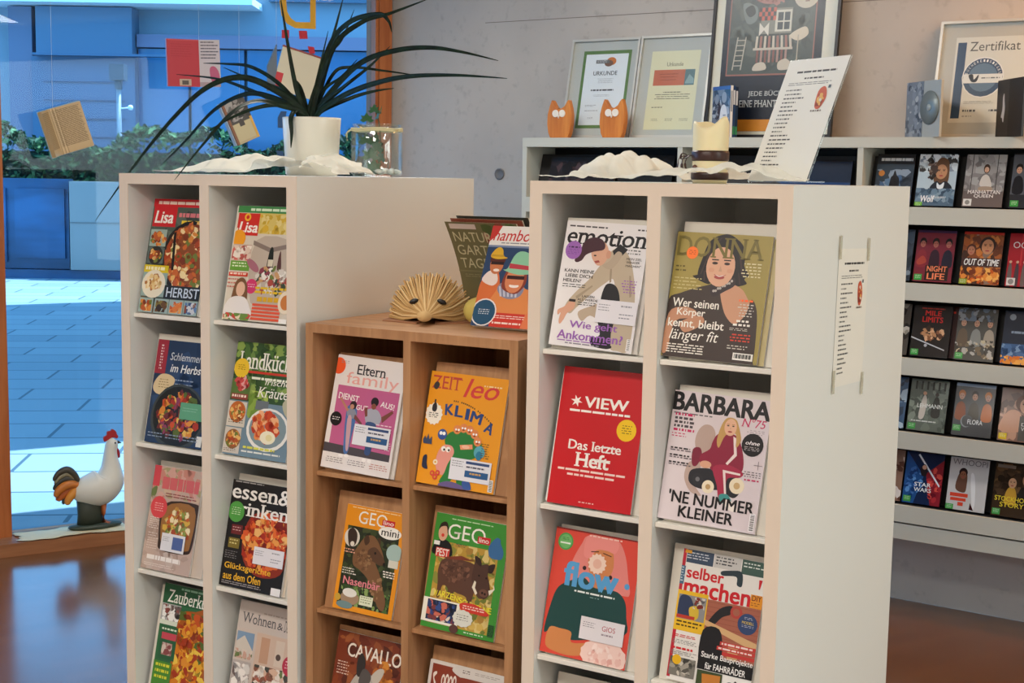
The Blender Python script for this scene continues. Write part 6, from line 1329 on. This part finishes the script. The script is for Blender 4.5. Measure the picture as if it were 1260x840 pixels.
for k, (ps_, rd_, ci) in enumerate(tails):
    pth = bez([(x, (-1)**k*.009*(k > 2), z) for x, z in ps_]); n = len(pth)
    m_ = MB(); m_.tube(pth, [rd_*(.55+.45*sin(pi*min(1, q/(n-1)*.9+.15)))*(1 if q < n-2 else .6) for q in range(n)], 12, flat=1.0, up=(0, 1, 0)); m_.build('tail_feather', mat('tail_%d' % ci, TC[ci], .45), rt)
m_ = MB(); m_.tube(bez([(-.07, .02, .19), (-.045, .03, .17), (-.03, .02, .14), (-.02, .015, .12)]), .03, 12); m_.build('saddle', mat('tail_saddle', '#c89a4c', .5), rt)
for y_ in (-.016, .016):
    m_ = MB(); m_.tube([(.035, y_, .105), (.032, y_, .06), (.034, y_, .022)], [.013, .009, .009], 10)
    for dx, dy in ((.03, 0), (.022, .014), (.022, -.014)): m_.tube([(.034, y_, .02), (.034+dx, y_+dy, .016)], [.006, .004], 8)
    m_.build('leg', mat('leg_orange', '#a85a2c', .5), rt)
GB = mat('rooster_base', '#2e3b30', .5)
m_ = MB(); m_.lathe([(0, 0), (.108, 0), (.116, .006), (.11, .014), (.07, .02), (0, .022)], 36, c=(.0, 0), sy=.42); m_.build('base', GB, rt)
m_ = MB(); m_.lathe([(.056, .016), (.052, .06), (.056, .12), (.0, .14)], 20, c=(-.022, 0), sy=.6); m_.build('stump', mat('rooster_stump', '#2c3428', .6), rt)

# ------------------------------------------------------------------ books and stickers in the window
def hang(px_t, y_in, z, label, build, rot):
    """a book hung on a thin thread from the top of the window"""
    M = G @ T_(px_t, y_in, z)
    t = empty('hanging_book', M @ rot, label, 'book', 'books hanging in the window')
    build(t)
    m_ = MB(); m_.tube([(0, 0, .09), (0, 0, 2.85-z)], .0006, 6); m_.build('thread', mat('thread', '#d8dde0', .5), t, rot.inverted())
def openbook(t):
    # G frame looks back at the viewer: x to the left, y towards the viewer
    a1, a2 = .5, .16
    for nm, sg_, an, wd in (('page_block', 1, .75, .075), ('page_block', -1, .14, .145)):
        m_ = MB(); x0, x1 = (0, wd) if sg_ > 0 else (-wd, 0); m_.box(x0, x1, -.006, .010, -.095, .095)
        o = m_.build(nm, mat('aged_pages', '#b79a6e', .85), t, Rz(-an*sg_*-1))
        a = Art(wd, .19, '#bfa276', 411); a.X(.1 if sg_ < 0 else .02, .05, .94, .86, 30, '#66502f', .6, .08)
        if sg_ < 0:
            for k_ in range(6): a.R(.02+.045*k_, 0, .032+.045*k_, 1, '#7d6540' if k_ % 2 else '#d8bf92')
        a.build('print', o, 0, T_((x0+x1)/2, .010, -.095) @ Rz(pi) @ Rx(pi/2))
        m_ = MB(); m_.box(x0*1.02, x1*1.02, -.009, -.006, -.098, .098); m_.build('cover', mat('cover_bluegrey', '#8fa9b8', .6), t, Rz(-an*sg_*-1))
hang(1.585, .12, 1.755, 'open old book with yellowed pages hanging in the window', openbook, Ry(.30) @ Rz(.2))
def redbook(t):
    m_ = MB(); m_.box(-.0, .148, -.004, .008, -.1, .1); o = m_.build('back_cover', mat('cover_red', '#b53440', .3), t, Rz(.08))
    a = Art(.148, .2, '#b43440', 412); a.R(.03, .0, .97, .03, '#c04850').X(.12, .1, .8, .4, 6, '#a82c38', .4, .2).R(.36, .84, .72, .98, '#b8a490'); a.R(.44, .87, .64, .96, '#5a5048')
    a.build('print', o, 0, T_(.074, .008, -.1) @ Rz(pi) @ Rx(pi/2))
    m_ = MB(); m_.box(-.09, 0, -.004, .008, -.1, .1); o = m_.build('front_cover', mat('cover_pale', '#c9c0c4', .4), t, Rz(-.35))
    a = Art(.09, .2, '#c4bcc0', 413); a.X(.1, .04, .95, .44, 6, '#5a5460', .5, .3).S([(.5, .62), (.7, .56), (.9, .66), (.95, .85), (.6, .9)], '#b85a78').R(0, .9, 1, 1, '#a89498')
    a.build('print', o, 0, T_(-.045, .008, -.1) @ Rz(pi) @ Rx(pi/2))
    m_ = MB(); m_.box(-.07, .12, -.02, -.004, -.098, .098); m_.build('page_block', PAPER, t)
hang(.962, .12, 2.07, 'red covered book hanging opened beside the plant leaves in the window', redbook, Ry(.03))
def whitebook(t):
    m_ = MB(); m_.box(-.21, 0, -.004, .006, -.075, .12); o = m_.build('front_cover', mat('cover_cream', '#d2c9ae', .6), t, Rz(-.12) @ Ry(-.26))
    m_ = MB(); m_.box(-.212, .002, -.005, .0075, .114, .122); m_.build('red_edge', mat('edge_red', '#8a3a34', .5), t, Rz(-.12) @ Ry(-.26))
    m_ = MB(); m_.box(-.032, 0, .0062, .0072, -.073, 0); m_.build('red_strip', mat('strip_red', '#c02430', .5), t, Rz(-.12) @ Ry(-.26))
    m_ = MB(); m_.prism([(0, .118), (0, -.075), (.052, -.09), (.052, .02)], -.004, .004, M=Rx(pi/2)); m_.build('back_cover', mat('cover_slate', '#6c7884', .6), t, Rz(.3))
hang(.606, .12, 2.055, 'cream book with red edge hanging behind the upright plant leaves', whitebook, Ry(.0))
def smallbook(t):
    m_ = MB(); m_.box(-.055, .055, -.005, .010, -.1, .1); o = m_.build('book_block', mat('cover_dark', '#5a4038', .5), t)
    a = Art(.11, .2, '#b9aa84', 414); a.R(0, 0, 1, .55, '#4c4844').B(('r', .08, .02, 1, .5), 40, .12, ['#6a6662', '#3a3634', '#8a8480', '#a09a94']).R(0, 0, .1, 1, '#8a5a40').R(.9, .5, 1, 1, '#d8a84a').R(.12, .56, .88, .95, '#c6b890').R(.4, .5, .62, .64, '#4a4440')
    a.build('print', o, 0, T_(0, .010, -.1) @ Rz(pi) @ Rx(pi/2))
    m_ = MB(); m_.box(-.053, .06, -.03, -.005, -.098, .096); m_.build('page_block', mat('pages_grey', '#b8bcc0', .8), t, Rz(.15))
hang(.78, .12, 1.835, 'small dark picture book hanging tilted above the gauze cloth', smallbook, Ry(.42))
# stickers on the pane
t = empty('window_sticker', G @ T_(0, .006, 0), 'colourful sticker of a yellow ring, red squares and blue strokes on the pane', 'sticker')
def stick(name, pts, col, z0=0):
    m_ = MB(); m_.prism(pts[::-1], 0, .0008, M=Matrix(((1, 0, 0, 0), (0, 0, 1, 0), (0, 1, 0, 0), (0, 0, 0, 1)))); return m_.build(name, mat('sticker_'+col, col, .5), t)
YEL, RED_, BLU_ = '#d8a020', '#c01830', '#1c4a78'
ring_o = [(.368, 2.52), (.368, 2.264), (.47, 2.262), (.510, 2.28), (.536, 2.315), (.545, 2.37), (.540, 2.43), (.518, 2.49), (.49, 2.52)]
ring_i = [(.396, 2.49), (.396, 2.294), (.465, 2.290), (.490, 2.305), (.508, 2.333), (.513, 2.38), (.507, 2.43), (.49, 2.468), (.47, 2.49)]
m_ = MB(); n = len(ring_o); vs = [(x, y_, z) for y_ in (0, .0008) for (x, z) in ring_o+ring_i]
fs = []
for k in range(n):
    k2 = (k+1) % n
    for o_ in (0, 2*n): fs.append((o_+k, o_+k2, o_+n+k2, o_+n+k))
m_.add(vs, fs); m_.build('yellow_ring', mat('sticker_yellow', YEL, .5), t)
for q in ([(.535, 2.25), (.499, 2.252), (.499, 2.216), (.535, 2.213)], [(.452, 2.252), (.412, 2.254), (.408, 2.218), (.448, 2.215)], [(.408, 2.185), (.376, 2.183), (.372, 2.154), (.4, 2.152)]): stick('red_square', q, RED_)
for q in ([(.54, 1.885), (.512, 1.886), (.52, 1.837), (.512, 1.808), (.556, 1.81), (.556, 1.855)], [(.564, 1.707), (.529, 1.704), (.525, 1.664), (.552, 1.667)]): stick('blue_stroke', q, BLU_)
